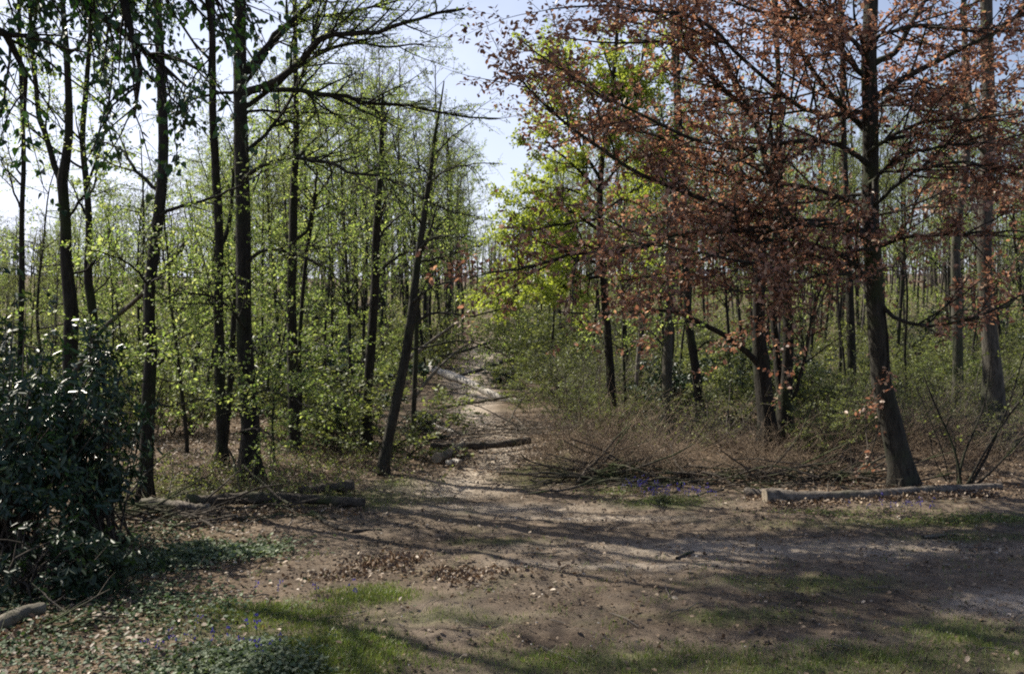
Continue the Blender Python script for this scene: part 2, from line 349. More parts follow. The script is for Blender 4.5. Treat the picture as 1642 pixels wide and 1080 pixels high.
    c = mix(mth('MULTIPLY', attr('mud'), .85), c, rmp(noise(30, 6, .75), [(.35, (.028, .021, .016)), (.65, (.11, .082, .06))]))
    c = mix(attr('grass'), c, rmp(noise(24, 5, .7), [(.35, (.04, .042, .022)), (.65, (.12, .125, .055))]))
    c = mix(mth('MULTIPLY', attr('path'), .9), c, rmp(noise(11, 8, .7), [(.3, (.26, .215, .17)), (.7, (.54, .47, .39))]))
    p = N('BsdfPrincipled'); p.inputs['Roughness'].default_value = .95; p.inputs['Specular IOR Level'].default_value = .15; K(c, p.inputs['Base Color'])
    b = N('Bump'); b.inputs['Strength'].default_value = .8; b.inputs['Distance'].default_value = .03; K(mth('ADD', mth('MULTIPLY', noise(40, 6, .75), .5), mth('MULTIPLY', noise(9, 6, .7), .6)), b.inputs['Height']); K(b.outputs[0], p.inputs['Normal'])
    o = N('OutputMaterial'); K(p.outputs[0], o.inputs[0])
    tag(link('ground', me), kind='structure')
make_ground()

# ------------------------------------------------------------------ trees
def trunk_tube(pts, sides=14, flare=.9, n=40, lobes=5):
    """pts: (x,y,z,r) rows, base first. A tapering stem with root flare"""
    q = resample(pts, n); P = q[:, :3]; R = q[:, 3].copy()
    base = P[0].copy(); h = P[:, 2] - base[2]
    T = unit(np.gradient(P, axis=0)); U = unit(np.cross(T, np.array([0, 1.0, 0]) + 0 * T)); W = np.cross(T, U)
    a = np.arange(sides) * 2 * math.pi / sides
    ph = RNG.uniform(0, 6)
    fl = flare * np.exp(-np.maximum(h, 0) / (R[0] * 1.7))
    rr = R[:, None] * (1 + fl[:, None] * (.55 + .45 * np.cos(a * lobes + ph)[None]) + .05 * np.sin(a * 3 + h[:, None] * 2.3 + ph) + RNG.normal(0, .025, (n, sides)))
    V = P[:, None] + rr[..., None] * (np.cos(a)[None, :, None] * U[:, None] + np.sin(a)[None, :, None] * W[:, None])
    V[0, :, 2] -= .12
    k = (np.arange(n - 1) * sides)[:, None]; j = np.arange(sides)[None]; j2 = (j + 1) % sides
    Fq = np.stack([k + j, k + j2, k + sides + j2, k + sides + j], -1).reshape(-1, 4)
    return (V.reshape(-1, 3), Fq, np.full(n * sides, .5)), P, R
def traced_tree(name, label, cat, d, trunk, limbs=(), ext=None, auto=None, tw=None, leaf=None, bark='bark', seed=1, group=None, flare=1.1, fork=(), ground=True, twigmat=None, lean_y=0.0, top=False, shade_boughs=()):
    """trunk: [(px,py,r_px)], limbs: [([(px,py)..], r0px, r1px, y_end)], d: metres from the camera; base set on the ground"""
    rs(seed)
    k = d / F_PX
    base = at(trunk[0][0], trunk[0][1], d)
    rows = []
    for (px, py, r) in trunk: rows.append([*at(px, py, d), r * k])
    if ground: rows[0][2] = float(gz(rows[0][0], rows[0][1])) - .02
    if ext:                                       # goes on above the frame: (dx, dy, dz, r) steps in metres
        for (dx, dy, dz, r) in ext:
            l = rows[-1]; rows.append([l[0] + dx, l[1] + dy, l[2] + dz, r])
    rows = np.array(rows); org = rows[0, :3].copy(); org[2] += .02
    if lean_y: rows[:, 1] += (rows[:, 2] - org[2]) * lean_y
    root = empty(name, org, label, cat, group)
    wood, LP, LR = [], [], []
    tube, TP, TR = trunk_tube(rows, flare=flare, sides=16 if rows[0, 3] > .12 else 9)
    wood.append(tube); n = 18
    for fk in fork:
        pts = [[*at(x, y, d + dy), r * k] for (x, y, r, dy) in fk]
        q = resample(np.array(pts), 22); wood += tubes(q[None, :, :3], q[None, :, 3], 9, rough=.03)
        q2 = resample(q, n); LP.append(q2[:, :3]); LR.append(q2[:, 3])
    tr = resample(np.c_[TP, TR], n)
    for lm in limbs:
        pts, r0, r1, dy = lm[:4]
        ys_ = [t_[1] for t_ in trunk][::-1]; tx = np.interp(pts[0][1] + 8, ys_, [t_[0] for t_ in trunk][::-1])
        if 2 < abs(tx - pts[0][0]) < 45 and dy is not None: pts = [(tx, pts[0][1] + 8)] + list(pts)
        m_ = len(pts); P_ = np.array([at(x, y, d + dy * (i / (m_ - 1)) ** 1.2) for i, (x, y) in enumerate(pts)])
        rr = np.linspace(r0 * k, r1 * k, m_)
        q = resample(np.c_[P_, rr], n, .008); LP.append(q[:, :3]); LR.append(q[:, 3])
    if auto:
        A, AR = spawn(tr[None, :, :3], tr[None, :, 3], auto['per_m'], auto['t0'], auto.get('t1', 1), auto['ang'], auto['len'], n, auto.get('up', .04), auto.get('wb', .08), auto.get('flat', .3), .5, .07, .15, auto.get('taper', .55))
        LP += list(A); LR += list(AR)
    if LP:
        LP = np.array(LP); LR = np.array(LR); wood += tubes(LP, LR, 7, rough=.03)
        t = dict(p1=3.2, l1=(.5, 1.6), p2=4.5, l2=(.2, .6), flat=.7, up=.02, t0=.22)
        t.update(tw or {}); t['p1'] *= 1.5; t['p2'] *= 1.6
        P1, R1 = spawn(LP, LR, t['p1'], t['t0'], 1, (25, 65), t['l1'], 7, t['up'], .10, t['flat'], .6, .02, .25, .5)
        P2, R2 = spawn(P1, R1, t['p2'], .1, 1, (25, 65), t['l2'], 5, t['up'], .12, t['flat'], .7, .006, .4, .4)
        link('trunk', make_mesh('trunk', [(v - org, f, r) for v, f, r in wood + tubes(P1, R1, 4) + tubes(P2, np.maximum(R2, .0018), 3)], M[bark], True), root)
        if top:                                   # unseen upper crown, thickened to cast shade on the clearing
            up_ = tr[tr[:, 2] > at(0, 0, d)[2] + .3]
            if len(up_) > 3:
                u_ = resample(up_, 14); TA, TAR = spawn(u_[None, :, :3], u_[None, :, 3], 3.6 + top, 0, 1, (50, 85), (2.2, 4.0 + top * .7), 10, .03, .08, .3, .5, .05, .2, .35)
                for hp, dy in shade_boughs:  # extra boughs above the frame, added to shade the foreground
                    hq = resample(np.c_[np.array([at(x, y, d + dy * i / (len(hp) - 1)) for i, (x, y) in enumerate(hp)]), np.linspace(.07, .015, len(hp))], 10)
                    hq2 = np.stack([resample(hq[a_:a_ + 4], 10) for a_ in (0, 3, 6)]); TA = np.concatenate([TA, hq2[..., :3]]); TAR = np.concatenate([TAR, hq2[..., 3]])
                T1, T1R = spawn(TA, TAR, 3.2, .15, 1, (30, 65), (.8, 2.0), 6, .02, .1, .5, .6, .02, .3, .4)
                P1 = np.concatenate([P1[:, :6] * 1.0, T1]) if len(T1) else P1
                R1 = np.concatenate([R1[:, :6], T1R]) if len(T1) else R1
                T2, T2R = spawn(T1, T1R, 3.5, .1, 1, (30, 65), (.3, .8), 5, .02, .1, .5, .7, .006, .4, .4)
                wood += tubes(TA, TAR, 5); P2 = np.concatenate([P2, T2]); R2 = np.concatenate([R2, T2R])
                link('shade_crown', make_mesh('shade_crown', [(v - org, f, r) for v, f, r in foliage(T2, 2.6 * top, (.05, .085), LEAF4, .6)], M['beech']), root)
                link('boughs', make_mesh('boughs', [(v - org, f, r) for v, f, r in tubes(TA, TAR, 5) + tubes(T1, T1R, 3)], M[bark]), root)  # unseen boughs that carry the added shade foliage
        if leaf:
            fl = []
            for Pq, kk in ((P1, .35), (P2, 1.0)):
                if len(Pq): fl += foliage(Pq, leaf['n'] * kk, leaf['s'], leaf.get('shape', LEAF6), leaf.get('flat', .6), droop=leaf.get('droop', .1), cut=leaf.get('cut'))
            link('crown', make_mesh('crown', [(v - org, f, r) for v, f, r in fl], M[leaf['m']]), root)
    else:
        link('trunk', make_mesh('trunk', [(v - org, f, r) for v, f, r in wood], M[bark], True), root)
    return root

UPW = [(.1, .2, 2.0, .07), (-.1, .1, 2.2, .045), (0, 0, 1.6, .015)]
A_HI = dict(per_m=1.5, t0=.42, ang=(40, 75), len=(1.5, 3.4), flat=.4, up=.05)
beech = dict(n=9, s=(.035, .062), m='beech', flat=.75)
# the tall beech left of the track, with its long boughs over the track
traced_tree('beech_tree', 'thick straight beech left of the track, long boughs reaching right across the sky', 'tree', 14.6,
    [(402, 788, 15.6), (400, 740, 14.7), (402, 690, 14.3), (396, 620, 13.8), (392, 540, 12.4), (391, 460, 12.0), (390, 380, 12.0), (388, 290, 11.5), (386, 200, 11.0), (385, 110, 10.1), (384, 0, 9.2), (380, -120, 8.3)],
    [([(400, 112), (440, 58), (471, 30), (502, 0), (540, -60)], 7, 3, .6), ([(400, 146), (432, 136), (477, 103), (504, 75), (527, 56), (596, 53), (640, 40), (712, 20), (745, 14)], 7.5, 1.5, -1.2),
     ([(402, 166), (443, 135), (480, 106), (524, 80), (577, 70), (624, 75), (680, 72)], 5, 1.3, 1.0), ([(400, 144), (471, 144), (527, 153), (554, 151), (590, 166), (638, 167), (693, 178), (749, 188), (800, 190)], 5, 1.2, .3),
     ([(400, 178), (471, 180), (538, 183), (600, 195)], 3, 1, 2.0), ([(394, 285), (443, 256), (527, 261), (565, 278), (610, 281), (650, 300)], 4, 1.2, -1.5), ([(384, 148), (340, 152), (310, 160), (270, 175)], 3, 1, -.8),
     ([(398, 240), (440, 200), (480, 130), (505, 60), (528, -20)], 4, 1.5, 1.5), ([(395, 130), (470, 40), (560, 20), (640, 0), (700, -10)], 4, 1.2, 1.8), ([(390, 420), (430, 400), (480, 410), (530, 430)], 3, 1, -1.2),
     ([(388, 520), (350, 480), (300, 470), (260, 480)], 3, 1, -1.5), ([(398, 640), (430, 625), (470, 640), (500, 655)], 2.2, .8, -1.6), ([(384, 690), (420, 690), (455, 712), (490, 722)], 2, .7, -1.5)],
    ext=UPW, auto=dict(per_m=2.6, t0=.6, ang=(45, 80), len=(2.2, 5.0), flat=.3, up=.05), tw=dict(p1=4.8, l1=(.5, 1.7), p2=6, l2=(.2, .6), flat=.6), leaf=dict(beech, n=4.2, s=(.028, .05)), bark='bark', seed=11, top=2.0, shade_boughs=[([(386, -40), (500, -120), (650, -165), (820, -185), (980, -190)], 0), ([(384, -80), (480, -160), (640, -220), (800, -250), (960, -260)], -1.6), ([(386, -60), (520, -150), (680, -190), (860, -210)], 1.3), ([(384, -100), (500, -220), (680, -300), (860, -340), (1000, -350)], -.5), ([(386, -60), (560, -110), (760, -140), (900, -150)], -2.6)])
traced_tree('beech_tree', 'dark trunk beside the rhododendron, nearest stem of the left wood', 'tree', 13.4,
    [(231, 812, 10.8), (233, 760, 10.8), (236, 700, 10.8), (238, 620, 10.8), (243, 560, 9.9), (239, 500, 9.0), (243, 430, 9.0), (252, 360, 9.0), (260, 290, 8.6), (262, 220, 8.1), (258, 120, 7.2), (252, 0, 6.3), (250, -120, 5.4)],
    [([(262, 340), (300, 328), (345, 315), (380, 300), (430, 270)], 3.5, 1.2, -.5), ([(258, 310), (215, 270), (195, 240), (160, 225)], 3.5, 1.2, .6), ([(245, 470), (215, 430), (180, 410), (140, 400)], 2.5, 1, -.8), ([(246, 450), (290, 430), (330, 440)], 2.5, .8, -1.0),
     ([(240, 590), (280, 570), (330, 575), (370, 585)], 2.2, .7, -1.2), ([(238, 640), (270, 650), (320, 640), (360, 655)], 2, .7, -.8)],
    ext=UPW, auto=dict(per_m=2.0, t0=.5, ang=(40, 75), len=(1.4, 3.8), flat=.3), tw=dict(p1=3.6, p2=5, flat=.7), leaf=dict(beech, n=5.5), seed=12, top=True)
traced_tree('beech_tree', 'slim dark tree immediately left of the thick beech', 'tree', 15.7,
    [(356, 768, 9.5), (356, 700, 9), (353, 620, 8.5), (351, 540, 8), (350, 460, 7.5), (352, 380, 7), (346, 280, 6.5), (341, 180, 6), (341, 90, 5.5), (340, -60, 5)],
    [([(350, 400), (365, 370), (372, 320), (378, 200), (376, 100)], 4, 2, 1), ([(350, 490), (310, 470), (280, 475)], 2, .8, -1), ([(352, 600), (390, 590), (430, 600), (450, 605)], 1.8, .7, -1.6)],
    fork=[[(360, 720, 5.5, .5), (367, 640, 5, .5), (372, 560, 5, .5), (377, 480, 4.5, .5), (380, 430, 4, .5)]],
    ext=UPW, auto=dict(per_m=1.3, t0=.4, ang=(35, 70), len=(1.2, 3.2)), tw=dict(p1=3.8, p2=5), leaf=dict(beech, n=9), seed=13)
traced_tree('forked_tree', 'dark stem rising behind the rhododendron and forking in a Y against the sky', 'tree', 16,
    [(113, 740, 11), (112, 640, 11), (112, 560, 12), (114, 500, 11), (106, 420, 9.5), (105, 350, 8.5), (99, 290, 8.5), (108, 240, 7), (111, 180, 6), (107, 90, 5), (100, -40, 4)],
    [([(97, 290), (84, 255), (72, 215), (60, 170), (52, 80), (45, -20)], 6, 3, .5), ([(112, 440), (145, 430), (160, 400), (180, 385)], 2.5, 1, .4), ([(104, 360), (130, 320), (150, 300), (160, 240)], 2.5, 1, -.4), ([(108, 90), (135, 60), (160, 0)], 3, 1.3, .5)],
    ext=UPW, auto=dict(per_m=1.2, t0=.5, ang=(35, 65), len=(1.2, 3.2)), tw=dict(p1=3.8, p2=5), leaf=dict(beech, n=9, m='beech'), seed=14)
traced_tree('slender_tree', 'slender wavy stem right of the Y-shaped fork, behind the rhododendron', 'tree', 17,
    [(153, 740, 8), (153, 640, 7.5), (152, 560, 7.5), (148, 500, 7), (141, 440, 6.5), (143, 360, 5.5), (138, 290, 5), (132, 220, 4.5), (140, 120, 4), (146, 0, 3.5)],
    [([(143, 350), (125, 320), (115, 290)], 2.5, 1, .3), ([(139, 300), (165, 220), (180, 120), (178, 40)], 2.5, 1.2, .5), ([(150, 470), (180, 440), (200, 400)], 2, .8, .5)],
    ext=UPW[1:], auto=dict(per_m=1.4, t0=.4, ang=(35, 70), len=(.8, 2)), tw=dict(p1=3, p2=4.5), leaf=dict(beech, n=9), seed=15)
traced_tree('slender_tree', 'thin vertical stem near the left edge of the photo', 'tree', 20,
    [(34, 720, 5), (33, 640, 5), (33, 540, 4.5), (35, 440, 4.5), (35, 340, 4), (38, 250, 3.5), (34, 140, 3), (30, 0, 3)],
    [([(35, 340), (20, 300), (10, 260)], 2, 1, .3)], ext=UPW[1:], auto=dict(per_m=1.6, t0=.35, ang=(35, 70), len=(.8, 2.2)), tw=dict(p1=2.6, p2=4), leaf=dict(beech, n=9, m='green'), seed=16)
traced_tree('slender_tree', 'dark straight stem between the thick beech and the leaning tree', 'tree', 17.2,
    [(473, 748, 9.5), (472, 700, 9), (470, 620, 9), (468, 540, 8), (467, 470, 7.5), (470, 380, 7), (471, 300, 6), (475, 220, 5), (474, 110, 4), (472, 0, 3.5)],
    [([(474, 385), (490, 372), (498, 350), (506, 300), (508, 270)], 3.5, 1.5, -.5), ([(470, 560), (505, 550), (535, 560)], 1.8, .7, -1.4), ([(470, 420), (440, 400), (415, 405)], 1.8, .7, -1)],
    fork=[[(478, 712, 4, .3), (481, 640, 4, .3), (480, 560, 3.5, .3), (488, 440, 3, .3), (496, 380, 3, .2), (507, 310, 2.5, .1)]],
    ext=UPW[1:], auto=dict(per_m=1.5, t0=.4, ang=(35, 70), len=(.8, 2.2)), tw=dict(p1=3, p2=4.5), leaf=dict(beech, n=9), seed=17)
traced_tree('slender_tree', 'slim stem just left of the leaning tree beside the track', 'tree', 18,
    [(584, 740, 9), (587, 680, 8.5), (592, 600, 8), (597, 530, 7.5), (601, 460, 7), (602, 400, 6.5), (606, 330, 5.5), (611, 260, 4.5), (612, 200, 3.5), (614, 150, 2)],
    [([(602, 440), (620, 425), (636, 412), (652, 402)], 3, 1.2, -.3), ([(604, 392), (614, 372), (632, 354), (650, 340)], 2.6, 1, .4), ([(608, 320), (590, 300), (560, 292)], 2, .8, .4), ([(610, 270), (640, 300), (680, 320)], 2, .8, .6)],
    auto=dict(per_m=1.7, t0=.45, ang=(35, 65), len=(.8, 1.8)), tw=dict(p1=3, p2=4.5, flat=.4), leaf=dict(beech, n=3, s=(.025, .045)), seed=18)
traced_tree('leaning_tree', 'grey tree leaning to the right at the left edge of the track, sparse bare boughs', 'tree', 15.9,
    [(611, 764, 9.5), (620, 715, 8.8), (632, 660, 8.4), (645, 600, 8.0), (655, 545, 7.7), (662, 490, 6.8), (668, 430, 6.1), (676, 375, 5.4), (684, 320, 4.6), (691, 270, 3.8), (697, 220, 2.9), (706, 170, 1.9), (712, 130, 0.9)],
    [([(663, 520), (690, 503), (720, 502), (755, 507), (800, 496), (840, 500)], 2.8, .8, -.5), ([(667, 480), (690, 462), (715, 452), (745, 450)], 3, .8, -.8), ([(673, 420), (700, 414), (740, 402), (775, 392)], 3, .8, .6),
     ([(677, 395), (695, 380), (720, 378), (760, 380)], 2.5, .8, -1), ([(685, 325), (715, 335), (750, 345), (790, 350)], 2.4, .7, .4), ([(690, 290), (720, 272), (760, 262), (800, 262)], 2.2, .6, -.6),
     ([(684, 325), (655, 298), (620, 285), (590, 280)], 2.2, .6, .8), ([(678, 360), (650, 330), (630, 310)], 2, .6, -.6), ([(694, 250), (730, 215), (765, 190)], 1.8, .6, .5), ([(650, 560), (690, 555), (740, 545), (790, 560), (830, 580)], 2.0, .6, 1.5),
     ([(668, 450), (640, 425), (615, 420)], 1.8, .6, .8)],
    auto=dict(per_m=1.6, t0=.5, ang=(40, 75), len=(.8, 2.0), up=.02), tw=dict(p1=4, l1=(.3, 1.1), p2=6, l2=(.15, .5), flat=.5), leaf=dict(beech, n=4.5, s=(.028, .048), m='beech'), bark='bark_b', seed=19)
traced_tree('slender_tree', 'thin pole-like stem just right of the leaning tree beside the track', 'tree', 19.5,
    [(662, 722, 4.5), (663, 660, 4.2), (666, 590, 4), (668, 520, 3.6), (666, 450, 3), (664, 380, 2.5), (662, 300, 1.5)], (),
    auto=dict(per_m=2, t0=.5, ang=(35, 65), len=(.6, 1.5)), tw=dict(p1=3, p2=4), leaf=dict(beech, n=3), seed=20, bark='bark_b')
# right of the track
copper = dict(n=4.6, s=(.05, .09), m='copper', flat=.65)
traced_tree('copper_beech', 'big copper beech with dark red leaves, curved trunk behind the long right log', 'tree', 14.6,
    [(1449, 792, 21.8), (1444, 750, 18.5), (1434, 700, 17.6), (1424, 655, 17.1), (1414, 610, 15.7), (1410, 560, 14.7), (1405, 510, 14.7), (1402, 460, 14.2), (1398, 400, 13.8), (1396, 340, 13.3), (1396, 270, 12.8), (1395, 190, 12.3), (1393, 110, 12.3), (1396, 30, 11.4), (1400, -80, 10.4)],
    [([(1385, 376), (1345, 362), (1280, 361), (1200, 370), (1150, 372), (1080, 376), (1040, 394), (960, 405), (900, 412), (850, 428), (800, 434), (750, 446)], 6.5, .8, -2.2),
     ([(1390, 372), (1340, 356), (1260, 353), (1160, 330), (1075, 300), (1000, 265), (940, 220), (880, 175), (850, 140), (800, 110)], 6, 1, -1.0),
     ([(1270, 354), (1240, 300), (1222, 230), (1205, 185), (1160, 145), (1120, 105), (1090, 75), (1040, 66), (980, 70), (900, 60)], 6, 1, -.6),
     ([(1205, 187), (1188, 150), (1165, 100), (1140, 60), (1100, 10), (1060, -40)], 4, 1.5, .4), ([(1393, 215), (1330, 150), (1295, 100), (1250, 20), (1220, -60)], 6, 2.5, .8), ([(1393, 130), (1350, 80), (1296, 24), (1250, -40)], 5, 2, -1.5),
     ([(1404, 100), (1437, 83), (1454, 52), (1482, 0), (1510, -60)], 6, 3, .4), ([(1405, 480), (1430, 505), (1470, 520), (1520, 520), (1580, 502), (1640, 472)], 4, 1.2, -1.2), ([(1385, 440), (1340, 403), (1292, 395), (1250, 385), (1190, 397), (1120, 416), (1060, 440), (990, 450)], 4.5, 1, -1.5),
     ([(1400, 290), (1450, 250), (1510, 235), (1580, 230), (1642, 215)], 4, 1.2, -1.5), ([(1398, 400), (1450, 380), (1520, 375), (1590, 372), (1660, 370)], 4, 1, -2), ([(1390, 260), (1340, 230), (1280, 225), (1200, 240), (1120, 225), (1040, 190), (960, 150), (880, 100), (830, 60)], 5, .9, -1.8),
     ([(1385, 330), (1300, 300), (1200, 285), (1100, 240), (1000, 200), (920, 190), (860, 200)], 4.5, .8, .8), ([(1390, 180), (1300, 180), (1220, 120), (1120, 30), (1040, 20), (950, 10), (880, 15)], 4.5, 1, -2.2),
     ([(1400, 170), (1470, 150), (1560, 150), (1640, 120)], 4, 1.3, 1), ([(1390, 445), (1320, 440), (1250, 460), (1200, 470), (1150, 455)], 3, .8, -2.4), ([(1394, 350), (1460, 330), (1540, 300), (1620, 310)], 3, 1, 1.5), ([(1390, 310), (1320, 320), (1230, 330), (1120, 350), (1020, 350)], 4, .8, 1.4), ([(1400, 330), (1460, 280), (1530, 260), (1620, 270), (1700, 260)], 4, 1.2, -2.2), ([(1398, 240), (1470, 200), (1550, 190), (1640, 180)], 4, 1.2, -1.6), ([(1392, 90), (1330, 40), (1220, 20), (1130, -20)], 4, 1, -2), ([(1385, 400), (1290, 420), (1200, 420), (1100, 400), (1000, 385)], 3.5, .8, -3.0), ([(1405, 60), (1480, 40), (1570, 50), (1650, 20)], 4, 1.2, -1)],
    ext=[(.1, .1, 1.8, .08), (-.1, 0, 1.8, .05), (0, 0, 1.2, .02)], auto=dict(per_m=1.1, t0=.42, ang=(45, 80), len=(2.0, 4.4), flat=.4, up=.03),
    tw=dict(p1=3.4, l1=(.9, 2.6), p2=4.6, l2=(.25, .8), flat=.55, t0=.06), leaf=copper, bark='bark_b', seed=31, flare=.5)
traced_tree('twin_stem_tree', 'dark tree with a long low bough arching left, in the thicket right of the track', 'tree', 17,
    [(1231, 756, 15), (1232, 720, 14.5), (1231, 680, 14), (1226, 630, 13.5), (1220, 580, 13.5), (1216, 530, 10), (1217, 470, 9.5), (1219, 420, 10), (1222, 395, 9), (1232, 360, 7), (1240, 300, 6), (1250, 200, 5)],
    [([(1215, 582), (1196, 562), (1160, 536), (1120, 516), (1082, 499), (1040, 497), (1000, 500), (960, 503), (900, 500)], 6, 1.2, -.8), ([(1218, 410), (1205, 385), (1195, 350), (1190, 290), (1180, 200)], 5, 2, .6), ([(1120, 516), (1085, 496), (1060, 475), (1030, 465)], 2.5, .8, -.8)],
    auto=dict(per_m=1.4, t0=.5, ang=(35, 70), len=(1, 2.4)), tw=dict(p1=2.4, p2=4, flat=.75), leaf=dict(beech, n=4, m='beech'), seed=32)
traced_tree('twin_stem_tree', 'dark double stem close right of the arching-bough tree', 'tree', 17.3,
    [(1260, 750, 13), (1259, 700, 12.5), (1258, 650, 12), (1262, 600, 9), (1264, 540, 8.5), (1262, 480, 7.5), (1257, 420, 7), (1252, 350, 6), (1250, 250, 5), (1248, 120, 4)],
    [([(1269, 645), (1281, 610), (1292, 565), (1300, 520), (1314, 470), (1336, 412), (1345, 340)], 3.2, 1.2, -.5)],
    fork=[[(1256, 660, 8, .0), (1249, 610, 6.5, .1), (1245, 560, 6, .2), (1240, 500, 5.5, .3), (1246, 430, 5, .4), (1240, 330, 4, .5), (1236, 200, 3, .6)]],
    ext=UPW[1:], auto=dict(per_m=1.2, t0=.5, ang=(35, 70), len=(.8, 2.2)), tw=dict(p1=2.4, p2=4), leaf=dict(beech, n=4, m='green'), seed=33)
traced_tree('grey_tree', 'mottled grey stem crossing the pale fallen trunk, right of the track', 'tree', 21.5,
    [(1072, 700, 8.5), (1071, 650, 8), (1070, 590, 8), (1072, 530, 7.5), (1074, 470, 7), (1078, 400, 6), (1082, 300, 5), (1085, 180, 4)],
    [([(1070, 560), (1040, 530), (1010, 520)], 2, .8, .5)], ext=UPW[1:], auto=dict(per_m=1.5, t0=.45, ang=(35, 65), len=(.8, 2.2)), tw=dict(p1=2.4, p2=4), leaf=dict(beech, n=4, m='green'), bark='bark_p', seed=34)
traced_tree('grey_tree', 'bent stem curving left as it rises, beside the mottled grey stem', 'tree', 20.5,
    [(1123, 705, 8), (1124, 665, 8), (1119, 620, 7.5), (1112, 570, 7), (1106, 530, 6.5), (1102, 480, 6), (1098, 400, 5), (1096, 300, 4)],
    [([(1112, 570), (1130, 550), (1150, 545)], 2, .8, -.5)], ext=UPW[1:], auto=dict(per_m=1.5, t0=.45, ang=(35, 65), len=(.8, 2.2)), tw=dict(p1=2.4, p2=4), leaf=dict(beech, n=4, m='green'), bark='bark', seed=35)
traced_tree('oak_tree', 'tall grey-barked tree behind the copper beech near the right edge', 'tree', 18.6,
    [(1584, 728, 20), (1590, 690, 17), (1594, 640, 16), (1592, 590, 14.5), (1586, 540, 12), (1582, 480, 11), (1579, 410, 11), (1580, 340, 11), (1583, 260, 11), (1586, 190, 10.5), (1583, 100, 10), (1581, 0, 9), (1580, -100, 8)],
    [([(1580, 245), (1558, 222), (1530, 188), (1500, 150), (1470, 130)], 5, 1.5, -.5), ([(1584, 200), (1566, 185), (1557, 160), (1552, 100), (1540, 20)], 5, 2, .6), ([(1590, 235), (1620, 225), (1660, 215)], 4, 2, .5), ([(1588, 60), (1615, 40), (1642, 15)], 4, 2, -.5),
     ([(1590, 500), (1615, 490), (1640, 470), (1670, 455)], 3, 1.3, -.5), ([(1580, 350), (1550, 330), (1520, 280)], 3, 1.2, 1)],
    ext=UPW, auto=dict(per_m=1.3, t0=.35, ang=(40, 75), len=(1, 2.8)), tw=dict(p1=2.6, p2=4), leaf=dict(beech, n=3.5, m='green'), bark='bark_p', seed=36)
traced_tree('slender_tree', 'narrow grey stem half hidden between the copper beech and the tall grey-barked tree', 'tree', 22,
    [(1534, 700, 9), (1535, 640, 8.5), (1536, 560, 8), (1534, 480, 8), (1532, 400, 7), (1540, 330, 6), (1550, 240, 6), (1548, 120, 5), (1545, 0, 4)],
    (), ext=UPW[1:], auto=dict(per_m=1.4, t0=.4, ang=(35, 65), len=(.8, 2.2)), tw=dict(p1=2.4, p2=4), leaf=dict(beech, n=4, m='green'), bark='bark_p', seed=37)
traced_tree('slender_tree', 'dark stem seen just left of the copper beech trunk, farther back', 'tree', 25,
    [(1366, 665, 7), (1366, 600, 7), (1364, 520, 6.5), (1362, 440, 6), (1358, 340, 5), (1352, 200, 4.5), (1350, 60, 4)],
    (), ext=UPW[1:], auto=dict(per_m=1.4, t0=.4, ang=(35, 65), len=(.8, 2.2)), tw=dict(p1=2.2, p2=4), leaf=dict(beech, n=4, m='green'), seed=38)
traced_tree('lime_tree', 'bright lime-green leafy tree right of the track, behind the copper boughs', 'tree', 22,
    [(985, 690, 7), (980, 620, 7), (975, 540, 6.5), (968, 450, 6), (962, 360, 5), (965, 260, 4.5), (980, 160, 4), (990, 40, 3)],
    [([(968, 440), (930, 450), (880, 455), (830, 470), (800, 485)], 3, .9, -.5), ([(965, 400), (920, 390), (870, 395), (830, 410)], 3, .9, .8), ([(963, 370), (925, 345), (880, 330), (835, 335)], 3, .9, -1), ([(963, 330), (930, 310), (890, 300), (850, 310)], 2.6, .8, .3),
     ([(966, 430), (1000, 410), (1040, 400)], 2, .8, .4), ([(964, 290), (930, 230), (910, 160), (905, 110)], 3, .9, -.3), ([(970, 230), (1010, 160), (1030, 100), (1040, 40)], 3, 1, -.5), ([(965, 250), (990, 200), (980, 120), (960, 60)], 3, 1, .5), ([(963, 340), (1010, 310), (1060, 270), (1100, 210)], 2.5, .8, 1),
     ([(968, 420), (900, 420), (850, 440), (815, 450)], 2.6, .8, 1.4), ([(963, 350), (900, 360), (850, 370), (825, 380)], 2.6, .8, -1.6), ([(963, 310), (915, 260), (880, 230), (860, 180)], 2.6, .8, -1), ([(972, 200), (940, 140), (900, 90), (880, 60)], 2.6, .8, .8), ([(980, 160), (1030, 140), (1080, 90), (1100, 50)], 2.6, .8, .8), ([(968, 430), (910, 455), (850, 475), (800, 470)], 2.6, .8, -1.2), ([(964, 300), (1000, 260), (1040, 230), (1090, 220)], 2.6, .8, -.6)],
    ext=[(0, 0, 1.2, .03), (0, 0, 1, .01)], auto=None, tw=dict(p1=5, l1=(.6, 1.7), p2=4.5, l2=(.2, .6), flat=.2, t0=.12), leaf=dict(n=15, s=(.05, .09), m='lime', flat=.3), bark='bark', seed=39)
